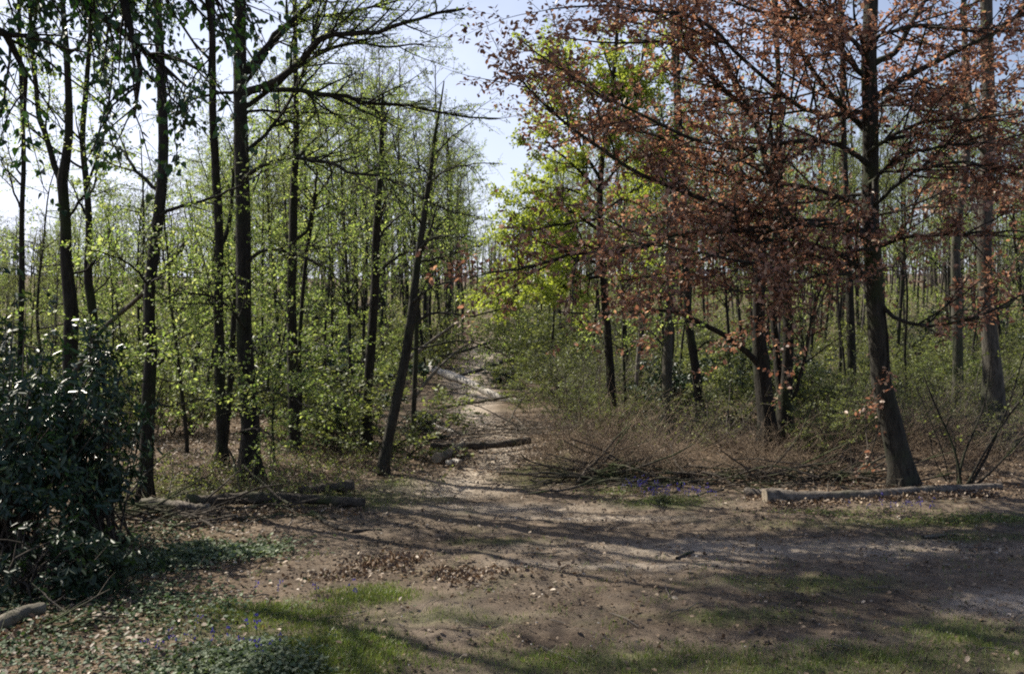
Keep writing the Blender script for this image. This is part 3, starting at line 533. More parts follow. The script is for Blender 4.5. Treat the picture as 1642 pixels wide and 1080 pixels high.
# the tree overhead whose heart-shaped leaves hang into the top left corner
rs(41)
def limb3(pts, r0, r1): return np.c_[np.array(pts, float), np.linspace(r0, r1, len(pts))]
def overhead():
    bx, by = -5.6, 3.4; z0 = float(gz(bx, by)); org = np.array([bx, by, z0])
    rows = np.array([[bx, by, z0 - .02, .2], [bx, by + .1, 1.5, .17], [bx + .1, by + .2, 3.5, .15], [bx, by + .2, 5.5, .12], [bx + .1, by, 7.5, .08], [bx, by, 9.5, .03]])
    root = empty('overhanging_tree', org, 'tree overhead whose dark heart-shaped leaves hang down into the top left corner', 'tree')
    tube, TP, TR = trunk_tube(rows); LP = []
    A = [[(bx, by + .2, 3.6), (-4.4, 4.6, 4.6), (-3.1, 5.8, 5.0), tuple(at(160, -40, 6.6)), tuple(at(300, -20, 6.9)), tuple(at(380, 0, 7.2))],
         [(bx, by + .2, 4.2), (-4.4, 5.0, 5.4), (-3.0, 6.4, 5.9), tuple(at(250, -150, 7.0)), tuple(at(330, -90, 7.3)), tuple(at(400, -50, 7.6))],
         [(bx, by + .2, 3.2), (-4.6, 4.4, 4.0), tuple(at(-80, 20, 5.8)), tuple(at(20, 80, 6.2)), tuple(at(40, 180, 6.4))],
         [(bx, by + .2, 3.9), (-4.2, 5.4, 4.9), tuple(at(60, -30, 7.0)), tuple(at(170, 30, 7.2)), tuple(at(240, 90, 7.3)), tuple(at(300, 140, 7.2))],
         [(bx, by + .2, 3.4), (-4.6, 4.8, 4.3), tuple(at(120, -60, 6.4)), tuple(at(200, 20, 6.4)), tuple(at(225, 120, 6.5)), tuple(at(215, 190, 6.5))],
         [(bx, by + .2, 4.4), (-4.0, 5.2, 5.3), tuple(at(200, -90, 6.2)), tuple(at(330, -30, 6.6)), tuple(at(340, 60, 6.7)), tuple(at(335, 120, 6.6))],
         [(bx, by + .2, 5.5), (-4, 5, 6.8), (-1.5, 6.5, 7.2), (1, 7.5, 7.0)], [(bx, by, 5.5), (-6.5, 5.5, 6.8), (-7, 8, 7.2)], [(bx, by, 5.0), (-4, 2, 6.2), (-2, 1.5, 6.6)],
         [(bx, by + .2, 4.6), (-4.6, 6, 5.6), (-4.2, 8.2, 5.8), (-3.4, 10, 5.7)], [(bx, by + .2, 5.2), (-3.6, 5.4, 6.4), (-1.0, 8, 6.9), (1.2, 10, 7.0)]]
    for a in A:
        q = resample(limb3(a, .06, .008), 18, .01); LP.append(q)
    LP = np.array(LP); P0, R0 = LP[..., :3], LP[..., 3]
    P1, R1 = spawn(P0, R0, 16, .45, 1, (25, 70), (.3, 1.1), 7, -.12, .1, .2, .6, .01, .3, .3)
    P2, R2 = spawn(P1, R1, 6.0, .1, 1, (25, 60), (.12, .35), 5, -.12, .1, .2, .6, .005, .4, .3)
    sub = lambda L_: [(v - org, f, r) for v, f, r in L_]
    link('trunk', make_mesh('trunk', sub([tube] + tubes(P0, R0, 7) + tubes(P1, R1, 4) + tubes(P2, R2, 3)), M['bark'], True), root)
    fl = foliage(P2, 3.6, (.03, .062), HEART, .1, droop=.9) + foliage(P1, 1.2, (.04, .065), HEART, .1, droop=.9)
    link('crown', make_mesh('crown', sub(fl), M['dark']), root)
overhead()

# beech saplings of the left understorey: horizontal sprays of yellow-green leaves
def sapling(px, d, h, seed, label, m='beech', n=7, spread=1.0):
    rs(seed); p = at(px, 700, d); x, y = p[0], p[1]; z = float(gz(x, y)); org = np.array([x, y, z])
    root = empty('beech_sapling', org, label, 'sapling', 'beech saplings in the wood left of the track')
    st = shoots(np.array([[0, 0, -.02]]), np.array([[RNG.normal(0, .08), RNG.normal(0, .05), 1]]), np.array([h]), 18, .05, .05); sr = np.linspace(.032, .006, 18)[None] * (h / 4)
    P1, R1 = spawn(st, sr, 4.2, .12, 1, (60, 88), (1.3 * spread, 2.3 * spread), 9, .012, .07, .3, .6, .02, .2, .5)
    P2, R2 = spawn(P1, R1, 6, .15, 1, (35, 60), (.3, .9), 6, .0, .1, .85, .6, .006, .4, .5)
    link('trunk', make_mesh('trunk', tubes(st, sr, 8) + tubes(P1, R1, 4) + tubes(P2, R2, 3), M['bark'], True), root)
    link('crown', make_mesh('crown', foliage(P2, n, (.04, .068), LEAF6, .8), M[m]), root)
for a in [(300, 17.0, 5.0, 51, 'yellow-green beech sapling between the nearest left stem and the slim dark tree'), (440, 16.0, 3.0, 52, 'low yellow-green beech sapling at the right foot of the thick beech'),
          (175, 15.2, 3.2, 53, 'leafy beech sapling rising out of the right side of the rhododendron'), (520, 19.5, 4.8, 54, 'beech sapling behind the dark straight stem'),
          (330, 21, 6.4, 55, 'taller beech sapling farther back behind the slim dark tree'), (60, 21, 6.0, 56, 'beech sapling behind the left edge of the rhododendron'), (215, 20, 6.2, 57, 'beech sapling behind the nearest left stem'),
          (420, 24, 6.5, 58, 'beech sapling well behind the thick beech')]:
    sapling(*a[:4], a[4])

# ------------------------------------------------------------------ background wood: prototypes and copies
def copy_tree(o):
    c = o.copy(); COL.objects.link(c)
    for ch in o.children:
        k = ch.copy(); COL.objects.link(k); k.parent = c
    return c
def proto_tree(name, seed, h, r, leafm, ln, ls, t0=.30, limb=(1.6, 3.6), per=4.0, wood='bark', bow=.035):
    rs(seed)
    st = shoots(np.array([[0, 0, -.05]]), np.array([[0, 0, 1.]]), np.array([h]), 24, .06, bow); sr = r * np.linspace(1, .16, 24)[None] ** .9; sr[0, 0] *= 1.4
    P1, R1 = spawn(st, sr, per, t0, 1, (30, 62), limb, 9, .04, .09, .2, .5, .045, .2, .5)
    P2, R2 = spawn(P1, R1, 3.2, .2, 1, (25, 60), (.6, 1.7), 6, .03, .12, .3, .6, .012, .3, .5)
    P3, R3 = spawn(P2, R2, 3.0, .2, 1, (25, 60), (.25, .6), 4, .03, .12, .3, .7, .005, .5, .3)
    root = bpy.data.objects.new(name, None); COL.objects.link(root)
    link('trunk', make_mesh('trunk', tubes(st, sr, 8, rough=.04) + tubes(P1, R1, 5) + tubes(P2, np.maximum(R2, .006), 3) + tubes(P3, np.maximum(R3, .004), 3), M[wood], True), root)
    if ln: link('crown', make_mesh('crown', foliage(P2, ln * .6, ls, LEAF4, .4) + foliage(P3, ln, ls, LEAF4, .4), M[leafm]), root)
    root['h'] = h; return root
def proto_shrub(name, seed, h, leafm, ln, ls, stems=9, wood='twig', spread=.5):
    rs(seed); n = stems; b = np.c_[RNG.normal(0, .18, n), RNG.normal(0, .18, n), np.full(n, -.03)]
    d = np.c_[RNG.normal(0, spread, n), RNG.normal(0, spread, n), np.ones(n)]
    st = shoots(b, d, RNG.uniform(.6, 1, n) * h, 12, .03, .08); sr = np.linspace(.016, .004, 12)[None] * np.ones((n, 1)) * (h / 2.5) ** .5
    P1, R1 = spawn(st, sr, 4.0, .08, 1, (35, 75), (.4, 1.1), 7, .02, .12, .3, .6, .01, .3, .4)
    P2, R2 = spawn(P1, R1, 4, .1, 1, (30, 65), (.15, .5), 4, .02, .12, .4, .6, .005, .5, .4)
    root = bpy.data.objects.new(name, None); COL.objects.link(root)
    link('stems', make_mesh('stems', tubes(st, sr, 5) + tubes(P1, np.maximum(R1, .003), 3) + tubes(P2, np.maximum(R2, .0025), 3), M[wood]), root)
    if ln: link('foliage', make_mesh('foliage', foliage(P1, ln * .4, ls, LEAF4, .5) + foliage(P2, ln, ls, LEAF4, .5), M[leafm]), root)
    root['h'] = h; return root
PT = [proto_tree('woodland_tree', 101, 13, .10, 'green', 7, (.05, .09)), proto_tree('woodland_tree', 102, 11, .08, 'beech', 7, (.05, .08), .25),
      proto_tree('woodland_tree', 103, 14, .12, 'grey', 4, (.04, .07), .4), proto_tree('woodland_tree', 104, 12, .065, 'green', 5, (.05, .08), .45, (.9, 2.0)),
      proto_tree('woodland_tree', 105, 13, .09, 'grey', 1.6, (.03, .06), .3, (1.6, 3.8), 4.2, 'greytwig'), proto_tree('woodland_tree', 106, 9, .055, 'beech', 6, (.05, .08), .15, (1.2, 2.6), 4)]
PS = [proto_shrub('understorey_shrub', 111, 2.4, 'green', 14, (.04, .07)), proto_shrub('understorey_shrub', 112, 3.2, 'beech', 10, (.04, .07), 8), proto_shrub('understorey_shrub', 113, 1.6, 'green', 16, (.04, .07), 12, spread=.8),
      proto_shrub('understorey_shrub', 114, 2.2, 'grey', 6, (.03, .05), 14, 'greytwig', .7), proto_shrub('understorey_shrub', 115, 1.3, 'holly', 26, (.05, .08), 10, spread=.7)]
used = {}
MARKS = [(0, 'the left edge'), (34, 'the thin edge stem'), (113, 'the forked tree'), (238, 'the nearest left stem'), (352, 'the slim dark tree'), (396, 'the thick beech'), (470, 'the dark straight stem'), (595, 'the slim stem'), (655, 'the leaning tree'), (780, 'the track'),
         (975, 'the lime tree'), (1071, 'the mottled stem'), (1115, 'the bent stem'), (1228, 'the arched tree'), (1260, 'the double stem'), (1410, 'the copper beech'), (1535, 'the narrow grey stem'), (1590, 'the tall oak'), (1642, 'the right edge')]
LOOK = {'woodland_tree': 'green tree', 'woodland_tree.001': 'yellow-green tree', 'woodland_tree.002': 'tall grey-green tree', 'woodland_tree.003': 'thin-stemmed tree', 'woodland_tree.004': 'nearly bare tree', 'woodland_tree.005': 'small bushy tree',
        'understorey_shrub': 'green shrub', 'understorey_shrub.001': 'tall yellow-green shrub', 'understorey_shrub.002': 'wide green shrub', 'understorey_shrub.003': 'twiggy grey shrub', 'understorey_shrub.004': 'dark evergreen shrub'}
CELLS = {}
def where(o, x, y, proto):
    px = CX + F_PX * x / y; lk = LOOK[proto]; dist = 'nearer' if y < 34 else ('deeper' if y < 62 else 'far back')
    if px < 0 or px > 1642: key = (lk, dist, 'beyond ' + ('the left edge' if px < 0 else 'the right edge'))
    else:
        i = max(j for j, (m, _) in enumerate(MARKS) if m <= px); i = min(i, len(MARKS) - 2); key = (lk, dist, 'between %s and %s' % (MARKS[i][1], MARKS[i + 1][1]))
    CELLS.setdefault(key, []).append((px, o))
ORD = ['leftmost', 'second', 'third', 'fourth', 'fifth', 'sixth', 'seventh', 'eighth', 'ninth', 'tenth']
def finish_labels():
    for (lk, dist, gap), v in CELLS.items():
        v.sort(key=lambda t: t[0])
        for i, (_, o) in enumerate(v):
            if gap.startswith('beyond'): o['label'] = '%s, %s, %s' % (lk, dist, gap)
            elif len(v) == 1: o['label'] = '%s, %s, %s' % (lk, dist, gap)
            elif len(v) == 2: o['label'] = '%s %s, %s, %s' % (('left-hand', 'right-hand')[i], lk, dist, gap)
            else: o['label'] = '%s %s, %s, %s' % (ORD[min(i, 9)], lk, dist, gap)
def put(p, x, y, h, label, cat, group, sxy=1.0):
    if p.name not in used: used[p.name] = 1; o = p
    else: o = copy_tree(p)
    s = h / p['h']; o.location = (x, y, float(gz(x, y))); o.scale = (s * sxy, s * sxy, s); o.rotation_euler = (0, 0, RNG.uniform(0, 6.28))
    tag(o, label, cat, group); where(o, x, y, p.name); return o
SKY_X = [-200, 60, 200, 430, 560, 640, 700, 740, 775, 805, 850, 950, 1100, 1300, 1700]
SKY_Y = [300, 345, 290, 150, 80, 70, 110, 200, 330, 385, 320, 190, 140, 150, 150]
def allowed(x, y):
    px = CX + F_PX * x / y; py = np.interp(px, SKY_X, SKY_Y)
    return CAM_H + (CY - 40 - py) / F_PX * y - float(gz(x, y)) + 0
def corridor(x, y):                               # the track is kept clear
    return float(path_dist(np.array([x]), np.array([y]))[0])
rs(200); placed = []
def try_place(y0, y1, n, px0, px1, sep, f):
    c = 0; tries = 0
    while c < n and tries < n * 40:
        tries += 1
        y = y0 + (y1 - y0) * RNG.random(); px = RNG.uniform(px0, px1); x = (px - CX) / F_PX * y
        if corridor(x, y) < (2.3 if y < 36 else 1.5) or (y < 36 and 650 < px < 850) or any((x - a) ** 2 + (y - b) ** 2 < sep * sep for a, b in placed): continue
        placed.append((x, y)); f(x, y, px, y); c += 1
def T(weights, side, hmin, hmax, dist):
    def f(x, y, px, yy):
        p = PT[RNG.choice(len(PT), p=weights)]; h = min(RNG.uniform(hmin, hmax), max(allowed(x, y) * RNG.uniform(.75, 1.0), 2.5))
        put(p, x, y, h, 'slim young tree standing in the %s %s of the track' % (dist, side), 'tree', 'trees of the %s %s of the track' % (dist, side))
    return f
wl = [.25, .27, .12, .14, .08, .14]; wr = [.25, .12, .18, .2, .15, .1]
try_place(21, 34, 30, -250, 640, 1.0, T(wl, 'left', 7, 16, 'nearer wood'))
try_place(34, 62, 56, -300, 745, 1.3, T(wl, 'left', 10, 20, 'deeper wood'))
try_place(36, 60, 16, 560, 765, 1.2, T([.1, .05, .25, .1, .5, 0], 'left', 12, 20, 'deeper wood'))
try_place(23, 34, 26, 1000, 1850, 1.1, T(wr, 'right', 9, 17, 'nearer wood'))
try_place(34, 62, 60, 870, 1900, 1.3, T(wr, 'right', 12, 20, 'deeper wood'))
try_place(60, 100, 70, -200, 1850, 1.8, T([.25, .15, .25, .1, .15, .1], 'side', 12, 20, 'far wood either'))
placed = []
def Sh(weights, side, hmin, hmax):
    def f(x, y, px, yy):
        p = PS[RNG.choice(len(PS), p=weights)]
        put(p, x, y, min(RNG.uniform(hmin, hmax), max(allowed(x, y), 1)), 'leafy shrub in the undergrowth %s of the track' % side, 'shrub', 'undergrowth shrubs %s of the track' % side, RNG.uniform(1.0, 1.5))
    return f
try_place(17.5, 30, 50, -250, 640, .7, Sh([.35, .25, .25, .05, .10], 'left', 1.0, 2.8))
try_place(28, 60, 70, -250, 730, 1.1, Sh([.35, .25, .2, .15, .05], 'left', 1.6, 4.0))
try_place(19.5, 32, 38, 900, 1800, .9, Sh([.30, .05, .2, .40, .05], 'right', .8, 2.2))
try_place(28, 60, 70, 830, 1800, 1.1, Sh([.30, .10, .2, .35, .05], 'right', 1.4, 3.6))
for p in PT + PS:
    if p.name not in used:
        for ch in list(p.children): bpy.data.objects.remove(ch)
        bpy.data.objects.remove(p)
rs(620)
for px_, y_ in [(1160, 17.5), (1330, 16.4), (1390, 18), (1490, 17.4), (1610, 16.8)]:
    put(PS[[3, 0, 3][int(px_) % 3]], (px_ - CX) / F_PX * y_, y_, RNG.uniform(.7, 1.5), 'x', 'shrub', 'undergrowth shrubs right of the track', 1.3)
finish_labels()
# particular shrubs
def shrub_at(px, py, h, p, label, group=None, s=1.3):
    g = G(px, py); o = copy_tree(p); sc = h / p['h']; o.location = (g[0], g[1], g[2]); o.scale = (sc * s, sc * s, sc); o.rotation_euler = (0, 0, px * .7)
    if 'group' in o: del o['group']
    tag(o, label, 'shrub', group)
shrub_at(905, 672, 1.5, PS[0], 'broad light green bush right of the track behind the brown bramble', s=1.8)
shrub_at(870, 640, 1.6, PS[2], 'green bush beside the track at the right end of the pale fallen trunk', s=1.6)
shrub_at(960, 640, 2.2, PS[3], 'twiggy grey-green bush left of the mottled grey stem', s=1.4)
shrub_at(806, 622, .8, PS[4], 'small dark evergreen bush at the right edge of the track', s=1.5)
shrub_at(540, 705, .9, PS[4], 'low dark evergreen bush left of the leaning tree', s=1.6)
shrub_at(682, 700, .6, PS[4], 'low dark evergreen bush right of the thin pole-like stem', s=1.4)
shrub_at(640, 722, .6, PS[0], 'bright green low bush behind the foot of the leaning tree', s=1.4)
shrub_at(845, 660, .9, PS[0], 'small bright green bush at the right edge of the track by the dark fallen log', s=1.2)

# distant wood on the slope: one mass
def distant_wood():
    rs(300); parts_l, parts_w = [], []
    xs, ys, hs = [], [], []
    for i in range(900):
        y = RNG.uniform(95, 210); x = RNG.uniform(-.75, .75) * y
        if i > 650: a = RNG.uniform(0, 6.28); rad = RNG.uniform(90, 220); x, y = rad * math.cos(a), rad * math.sin(a)
        if 0 < y and abs(x / y) < .8:
            h = min(RNG.uniform(9, 15), max(allowed(x, y) * RNG.uniform(.7, 1), 3))
        else: h = RNG.uniform(9, 15)
        xs.append(x); ys.append(y); hs.append(h)
    xs, ys, hs = map(np.array, (xs, ys, hs)); zs = gz(xs, ys); n = len(xs)
    st = shoots(np.c_[xs, ys, zs - .1], np.c_[RNG.normal(0, .04, n), RNG.normal(0, .04, n), np.ones(n)], hs, 10, .02, .04); sr = np.linspace(.16, .03, 10)[None] * np.ones((n, 1))
    P1, R1 = spawn(st, sr, 1.1, .2, 1, (30, 60), (1.2, 3), 5, .04, .1, .1, .5, .06, .3, .5)
    tag(link('distant_wood_stems', make_mesh('stems', tubes(st, sr, 5) + tubes(P1, R1, 3), M['twig'])), 'bare stems of the distant wood on the slope', 'wood', kind='stuff')
    P2, R2 = spawn(P1, R1, 2.2, .2, 1, (30, 60), (.6, 1.5), 4, .04, .1, .1, .5, .03, .4, .5)
    sel = RNG.random(len(P2)) < .6
    tag(link('distant_wood', make_mesh('wood', foliage(P2[sel], 1.6, (.12, .24), LEAF4, .3, off=.8), M['green'])), 'hazy green foliage of the distant wood on the slope', 'wood', kind='stuff')
    tag(link('distant_twigs', make_mesh('twigs', tubes(P2, np.maximum(R2, .012), 3), M['greytwig'])), 'grey twigs of the distant wood on the slope', 'wood', kind='stuff')
distant_wood()
def far_undergrowth():
    rs(310); n = 5200; y = RNG.uniform(34, 200, n) ; x = RNG.uniform(-.72, .72, n) * y; m = path_dist(x, y) > 1.6; x, y = x[m], y[m]; n = len(x)
    k = 60; cx = np.repeat(x, k); cy = np.repeat(y, k); q = unit(RNG.normal(0, 1, (n * k, 3))) * (RNG.random((n * k, 1)) ** .4); sc = np.repeat(RNG.uniform(.5, 1.6, n), k)
    X = cx + q[:, 0] * sc * 1.3; Y = cy + q[:, 1] * sc * 1.3; Z = gz(X, Y) + (q[:, 2] * .5 + .5) * sc * np.repeat(RNG.uniform(.6, 1.7, n), k)
    tag(link('far_undergrowth', make_mesh('far_undergrowth', leaves(np.c_[X, Y, Z], RNG.normal(0, 1, (n * k, 3)), RNG.normal(0, .6, (n * k, 3)) + np.array([0, 0, 1.]), RNG.uniform(.07, .16, n * k) * (.6 + Y / 120), LEAF4), M['green'])), 'green undergrowth filling the wood into the distance', 'undergrowth', kind='stuff')
far_undergrowth()

# ------------------------------------------------------------------ rhododendron
def rhododendron(name, label, c, rad, n_stem, n_whorl, seed, leaf=(.065, .13), m='rhodo', lift=.55):
    rs(seed); org = np.array([c[0], c[1], float(gz(c[0], c[1]))])
    root = empty(name, org, label, 'shrub')
    nc = max(n_whorl // 22, 8); cc = unit(RNG.normal(0, 1, (nc, 3))); cc[:, 2] = np.abs(cc[:, 2])
    u = unit(cc[RNG.integers(nc, size=n_whorl)] + RNG.normal(0, .19, (n_whorl, 3))); u[:, 2] = np.abs(u[:, 2]); rr = RNG.uniform(.35, 1, n_whorl) ** .6
    lump = RNG.uniform(.7, 1.2, n_whorl) + .2 * np.sin(u[:, 0] * 5 + 1) * np.cos(u[:, 1] * 4 + u[:, 2] * 6)
    tip = u * (rr * lump)[:, None] * np.array(rad) + np.array([0, 0, lift])
    stems = []
    for i in range(n_whorl):
        b = np.array([RNG.normal(0, .25), RNG.normal(0, .25), -.03]); mid = tip[i] * np.array([.45, .45, .6]) + RNG.normal(0, .1, 3)
        if i < n_stem * 6: stems.append(resample(np.array([b, mid, tip[i]]), 9))
    stems = np.array(stems); sr = np.linspace(.018, .004, 9)[None] * np.ones((len(stems), 1))
    link('stems', make_mesh('stems', tubes(stems, sr, 4), M['twig']), root)
    k = 8; P = np.repeat(tip, k, 0); ax0 = np.repeat(unit(u + RNG.normal(0, .35, u.shape)), k, 0)
    q = RNG.normal(0, 1, P.shape); q = unit(q - ax0 * (q * ax0).sum(1, keepdims=True))
    ax = unit(q + ax0 * RNG.uniform(-.3, 1.0, (len(P), 1)) + np.array([0, 0, -.25])); P = P + RNG.normal(0, .025, P.shape); nr = ax0 + RNG.normal(0, .45, P.shape)
    fl = leaves(P, ax, nr, RNG.uniform(leaf[0], leaf[1], len(P)), LONG)
    link('foliage', make_mesh('foliage', fl, M[m]), root)
    return root
def gpt(px, d): p = at(px, 700, d); return (p[0], p[1])
rhododendron('rhododendron', 'big glossy dark rhododendron at the left edge of the clearing', gpt(10, 10.6), (1.25, 1.15, 2.15), 20, 1000, 61)
rhododendron('rhododendron', 'smaller lobe of dark rhododendron at the foot of the nearest left stem', gpt(150, 11.2), (.6, .75, 1.95), 12, 380, 62)
rhododendron('rhododendron', 'low dark evergreen growth spilling over the ground in the lower left', gpt(55, 9.0), (1.0, .7, .62), 8, 330, 63, (.06, .11), 'holly', .08)
rhododendron('rhododendron', 'rhododendron outside the left edge, behind the big one', gpt(-180, 13.0), (1.5, 1.6, 2.0), 12, 420, 64)

# ------------------------------------------------------------------ logs, poles and fallen wood
def log(name, label, pts, r0, r1, m='log', seed=1, cut_ends=(0, 1), stubs=0, group=None, sink=.35, sides=14, rest=True, cat='log'):
    """pts: list of (px, py) on the ground, or (px, py, d, _) free points. A round log with cut faces as parts"""
    rs(seed); W_ = []
    for p in pts:
        q = G(*p) if len(p) == 2 else at(p[0], p[1], p[2])
        W_.append(q)
    W_ = np.array(W_); rr = np.linspace(r0, r1, len(W_))
    if rest:
        for i, p in enumerate(pts):
            if len(p) == 2: W_[i, 2] += rr[i] * (1 - sink)
    q = resample(np.c_[W_, rr], 26); P = q[:, :3]; R = q[:, 3]
    P[1:-1] += RNG.normal(0, r0 * .05, (24, 3)); P[:, 0:3] += (np.sin(np.linspace(0, 7, 26) + seed) * r0 * .35)[:, None] * np.array([.2, 1, .3]); org = P[0] * .5 + P[-1] * .5; org[2] = min(P[:, 2]) - r0 * .3
    root = empty(name, org, label, cat, group)
    R = R * (1 + .10 * np.sin(np.linspace(0, RNG.uniform(9, 16), 26) + seed) + RNG.normal(0, .03, 26)); parts = tubes(P[None] - org, R[None], sides, rough=.07)
    if stubs:
        sP, sR = spawn(P[None] - org, R[None], stubs, .15, .95, (40, 75), (.15, .5), 5, .05, .1, .1, .4, .03, .5, .2); parts += tubes(sP, sR, 5, cap=True)
    link('bark', make_mesh('bark', parts, M[m], True), root)
    V = parts[0][0].reshape(26, sides, 3)
    for e in cut_ends:
        i = 0 if e == 0 else 25; ring = V[i]; c = ring.mean(0); t = unit(P[i] - P[1 if i == 0 else 24])
        VV = np.r_[[c + t * .004], c + (ring - c) * .93 + t * .004, ring]; q_ = np.arange(sides)
        F3 = np.stack([0 * q_, 1 + q_, 1 + (q_ + 1) % sides], 1); F4 = np.stack([1 + q_, 1 + sides + q_, 1 + sides + (q_ + 1) % sides, 1 + (q_ + 1) % sides], 1)
        link('cut_face', make_mesh('cut_face', [(VV, F3, None), (VV, F4, None)], M['cut' if m in ('log', 'palewood') else m]), root)
    return root
traced_tree('slender_tree', 'unseen young beech added outside the left edge so its crown shades the lower left', 'tree', 12.5,  # out-of-view tree, added for the shade it casts
    [(-250, 830, 9), (-250, 700, 8.5), (-255, 500, 8), (-250, 300, 7), (-250, 0, 6)], (), ext=UPW, auto=dict(per_m=1.6, t0=.5, ang=(40, 75), len=(1.2, 2.8)), tw=dict(p1=2.6, p2=4), leaf=dict(beech, n=6), seed=43, top=True)
log('fallen_log', 'long grey log lying in front of the copper beech', [(1226, 806), (1300, 803), (1400, 797), (1500, 791), (1605, 785)], .092, .055, 'log', 71, stubs=1.2, sink=.3)
log('fallen_log', 'short pale cut log lying behind the left end of the long grey log', [(1197, 794), (1235, 796), (1272, 797)], .072, .066, 'log', 72)
log('fallen_log', 'mossy dark log lying along the ground left of the track, in the left brush heap', [(300, 816), (390, 812), (470, 812), (585, 815)], .085, .06, 'deadlog', 73, stubs=.8, sink=-.5)
log('fallen_log', 'dark rounded log lying behind the mossy log, right of the thick beech', [(478, 794), (520, 794), (568, 791)], .05, .085, 'deadlog', 74, sink=-.5)
log('fallen_log', 'bluish grey log end lying at the foot of the nearest left stem', [(228, 820), (280, 822), (335, 826)], .07, .06, 'log', 75, sink=-.5)
log('fallen_log', 'dark log with a pale broken end in the lower left corner', [(-60, 1040), (0, 1012), (35, 996), (68, 990)], .06, .065, 'log', 76, sink=0)
log('fallen_log', 'dark log lying right across the track', [(690, 724), (740, 722), (790, 722), (850, 716)], .055, .07, 'deadlog', 77, stubs=1.5, sink=-.6)
log('fallen_log', 'short thick log end tilted against the dark log across the track', [(700, 748), (722, 738), (742, 724)], .08, .07, 'log', 78, sink=-.8)
log('fallen_log', 'small log with a white cut end beside the track', [(718, 748), (738, 747)], .05, .05, 'palewood', 79, sink=-.4)
log('fallen_tree', 'pale straight trunk fallen slantwise across the track', [(690, 590, 33, 0), (740, 610, 31.4, 0), (800, 636, 29.6, 0), (835, 645, 29.1, 0)], .14, .10, 'palewood', 80, stubs=.3)
log('fallen_tree', 'dark limb reaching up right from the pale slanting trunk', [(722, 606, 34, 0), (760, 596, 34.5, 0), (805, 580, 35, 0)], .05, .07, 'deadlog', 81)
log('fallen_tree', 'thin dark bough lying across the track below the pale slanting trunk', [(698, 656), (740, 650), (790, 640, 29, 0), (860, 628, 28.6, 0)], .04, .03, 'deadlog', 82, stubs=1)
log('fallen_tree', 'bleached curved branch lying left of the track', [(680, 672, 22.8, 0), (702, 684, 22, 0), (728, 692, 21.4, 0), (742, 706, 20.6, 0), (764, 720, 19.4, 0)], .035, .045, 'palewood', 83, stubs=1)
log('fallen_tree', 'pale trunk lying in the wood behind the bramble right of the track', [(990, 652, 27, 0), (1060, 656, 26.6, 0), (1130, 658, 26.2, 0), (1215, 662, 26, 0)], .09, .07, 'log', 84)
log('leaning_pole', 'dead pole leaning against the pole-like stem beside the track', [(662, 642, 24, 0), (690, 604, 24.2, 0), (722, 572, 24.5, 0), (756, 548, 24.8, 0)], .045, .025, 'log', 85, cat='pole')
log('leaning_pole', 'pale broken pole slanting up right above the track', [(655, 575, 25, 0), (690, 548, 25.2, 0), (728, 520, 25.4, 0)], .05, .03, 'log', 86, cat='pole')
log('leaning_pole', 'long grey pole leaning across the stems behind the rhododendron', [(92, 640, 15.4, 0), (130, 580, 15.6, 0), (160, 532, 15.8, 0), (240, 460, 14.4, 0), (298, 388, 14.0, 0)], .042, .028, 'deadlog', 87, cat='pole')
log('fallen_tree', 'dark bough lying on the far track behind the limb', [(690, 575, 42, 0), (730, 566, 43, 0), (788, 548, 44, 0)], .05, .06, 'deadlog', 88)
for i, (a, lab) in enumerate([([(188, 872), (212, 892), (245, 908)], 'curved pale stick standing out of the ground cover in the lower left'), ([(210, 968), (250, 966), (290, 985)], 'grey forked stick lying on dark ground in the lower left'),
        ([(230, 835), (280, 843), (330, 842)], 'pale stick lying in front of the left brush heap'), ([(300, 848), (350, 836), (400, 828)], 'green-grey stick slanting beside the left brush heap'),
        ([(500, 825), (530, 842), (560, 852), (612, 850)], 'dark crooked branch at the right end of the left brush heap'), ([(925, 775), (945, 745, 15.3, 0)], 'pale broken stick poking up from the bramble'),
        ([(1480, 862), (1530, 858), (1560, 864)], 'dead branch lying on the bare earth at the right'), ([(1085, 896), (1112, 884)], 'small dark stick on the bare earth in the middle'),
        ([(1245, 790), (1290, 770, 15, 0), (1330, 755, 15.2, 0)], 'dark stick leaning on the short pale log'), ([(1340, 770), (1390, 745, 15.2, 0), (1425, 728, 15.3, 0)], 'dark bough leaning towards the copper beech trunk'), ([(385, 790), (375, 740, 14.2, 0), (366, 720, 14.2, 0)], 'thin broken stick leaning at the foot of the thick beech'),
        ([(1230, 760), (1280, 700, 16.2, 0), (1305, 640, 16.5, 0)], 'thin dark stem slanting beside the dark double stem')]):
    log('stick', lab, a, .02 if i not in (4, 9) else .035, .013, 'log' if i in (0, 1, 2, 3, 5, 6) else 'deadlog', 400 + i, (), 2.5, sides=7, cat='stick')

# hazel stems at the right
def coppice(name, label, px, py, tips, r, seed, m='green'):
    rs(seed); g = G(px, py); root = empty(name, g, label, 'shrub'); d = g[1]; A = []
    for (bx_, pts) in tips:
        P_ = [G(bx_, py)] + [at(x, y, d + (i + 1) * .1) for i, (x, y) in enumerate(pts)]; A.append(resample(np.c_[np.array(P_), np.linspace(r, r * .35, len(P_))], 14))
    A = np.array(A); A[..., :3] -= g
    P1, R1 = spawn(A[..., :3], A[..., 3], 3, .3, 1, (25, 60), (.3, .8), 6, .05, .1, .2, .6, .01, .3); P2, R2 = spawn(P1, R1, 4, .1, 1, (25, 60), (.1, .3), 4, .03, .1, .3, .6, .004, .5)
    link('stems', make_mesh('stems', tubes(A[..., :3], A[..., 3], 7, rough=.04) + tubes(P1, R1, 4) + tubes(P2, np.maximum(R2, .002), 3), M['bark'], True), root)
    link('foliage', make_mesh('foliage', foliage(P2, 7, (.03, .055), LEAF6, .5), M[m]), root)
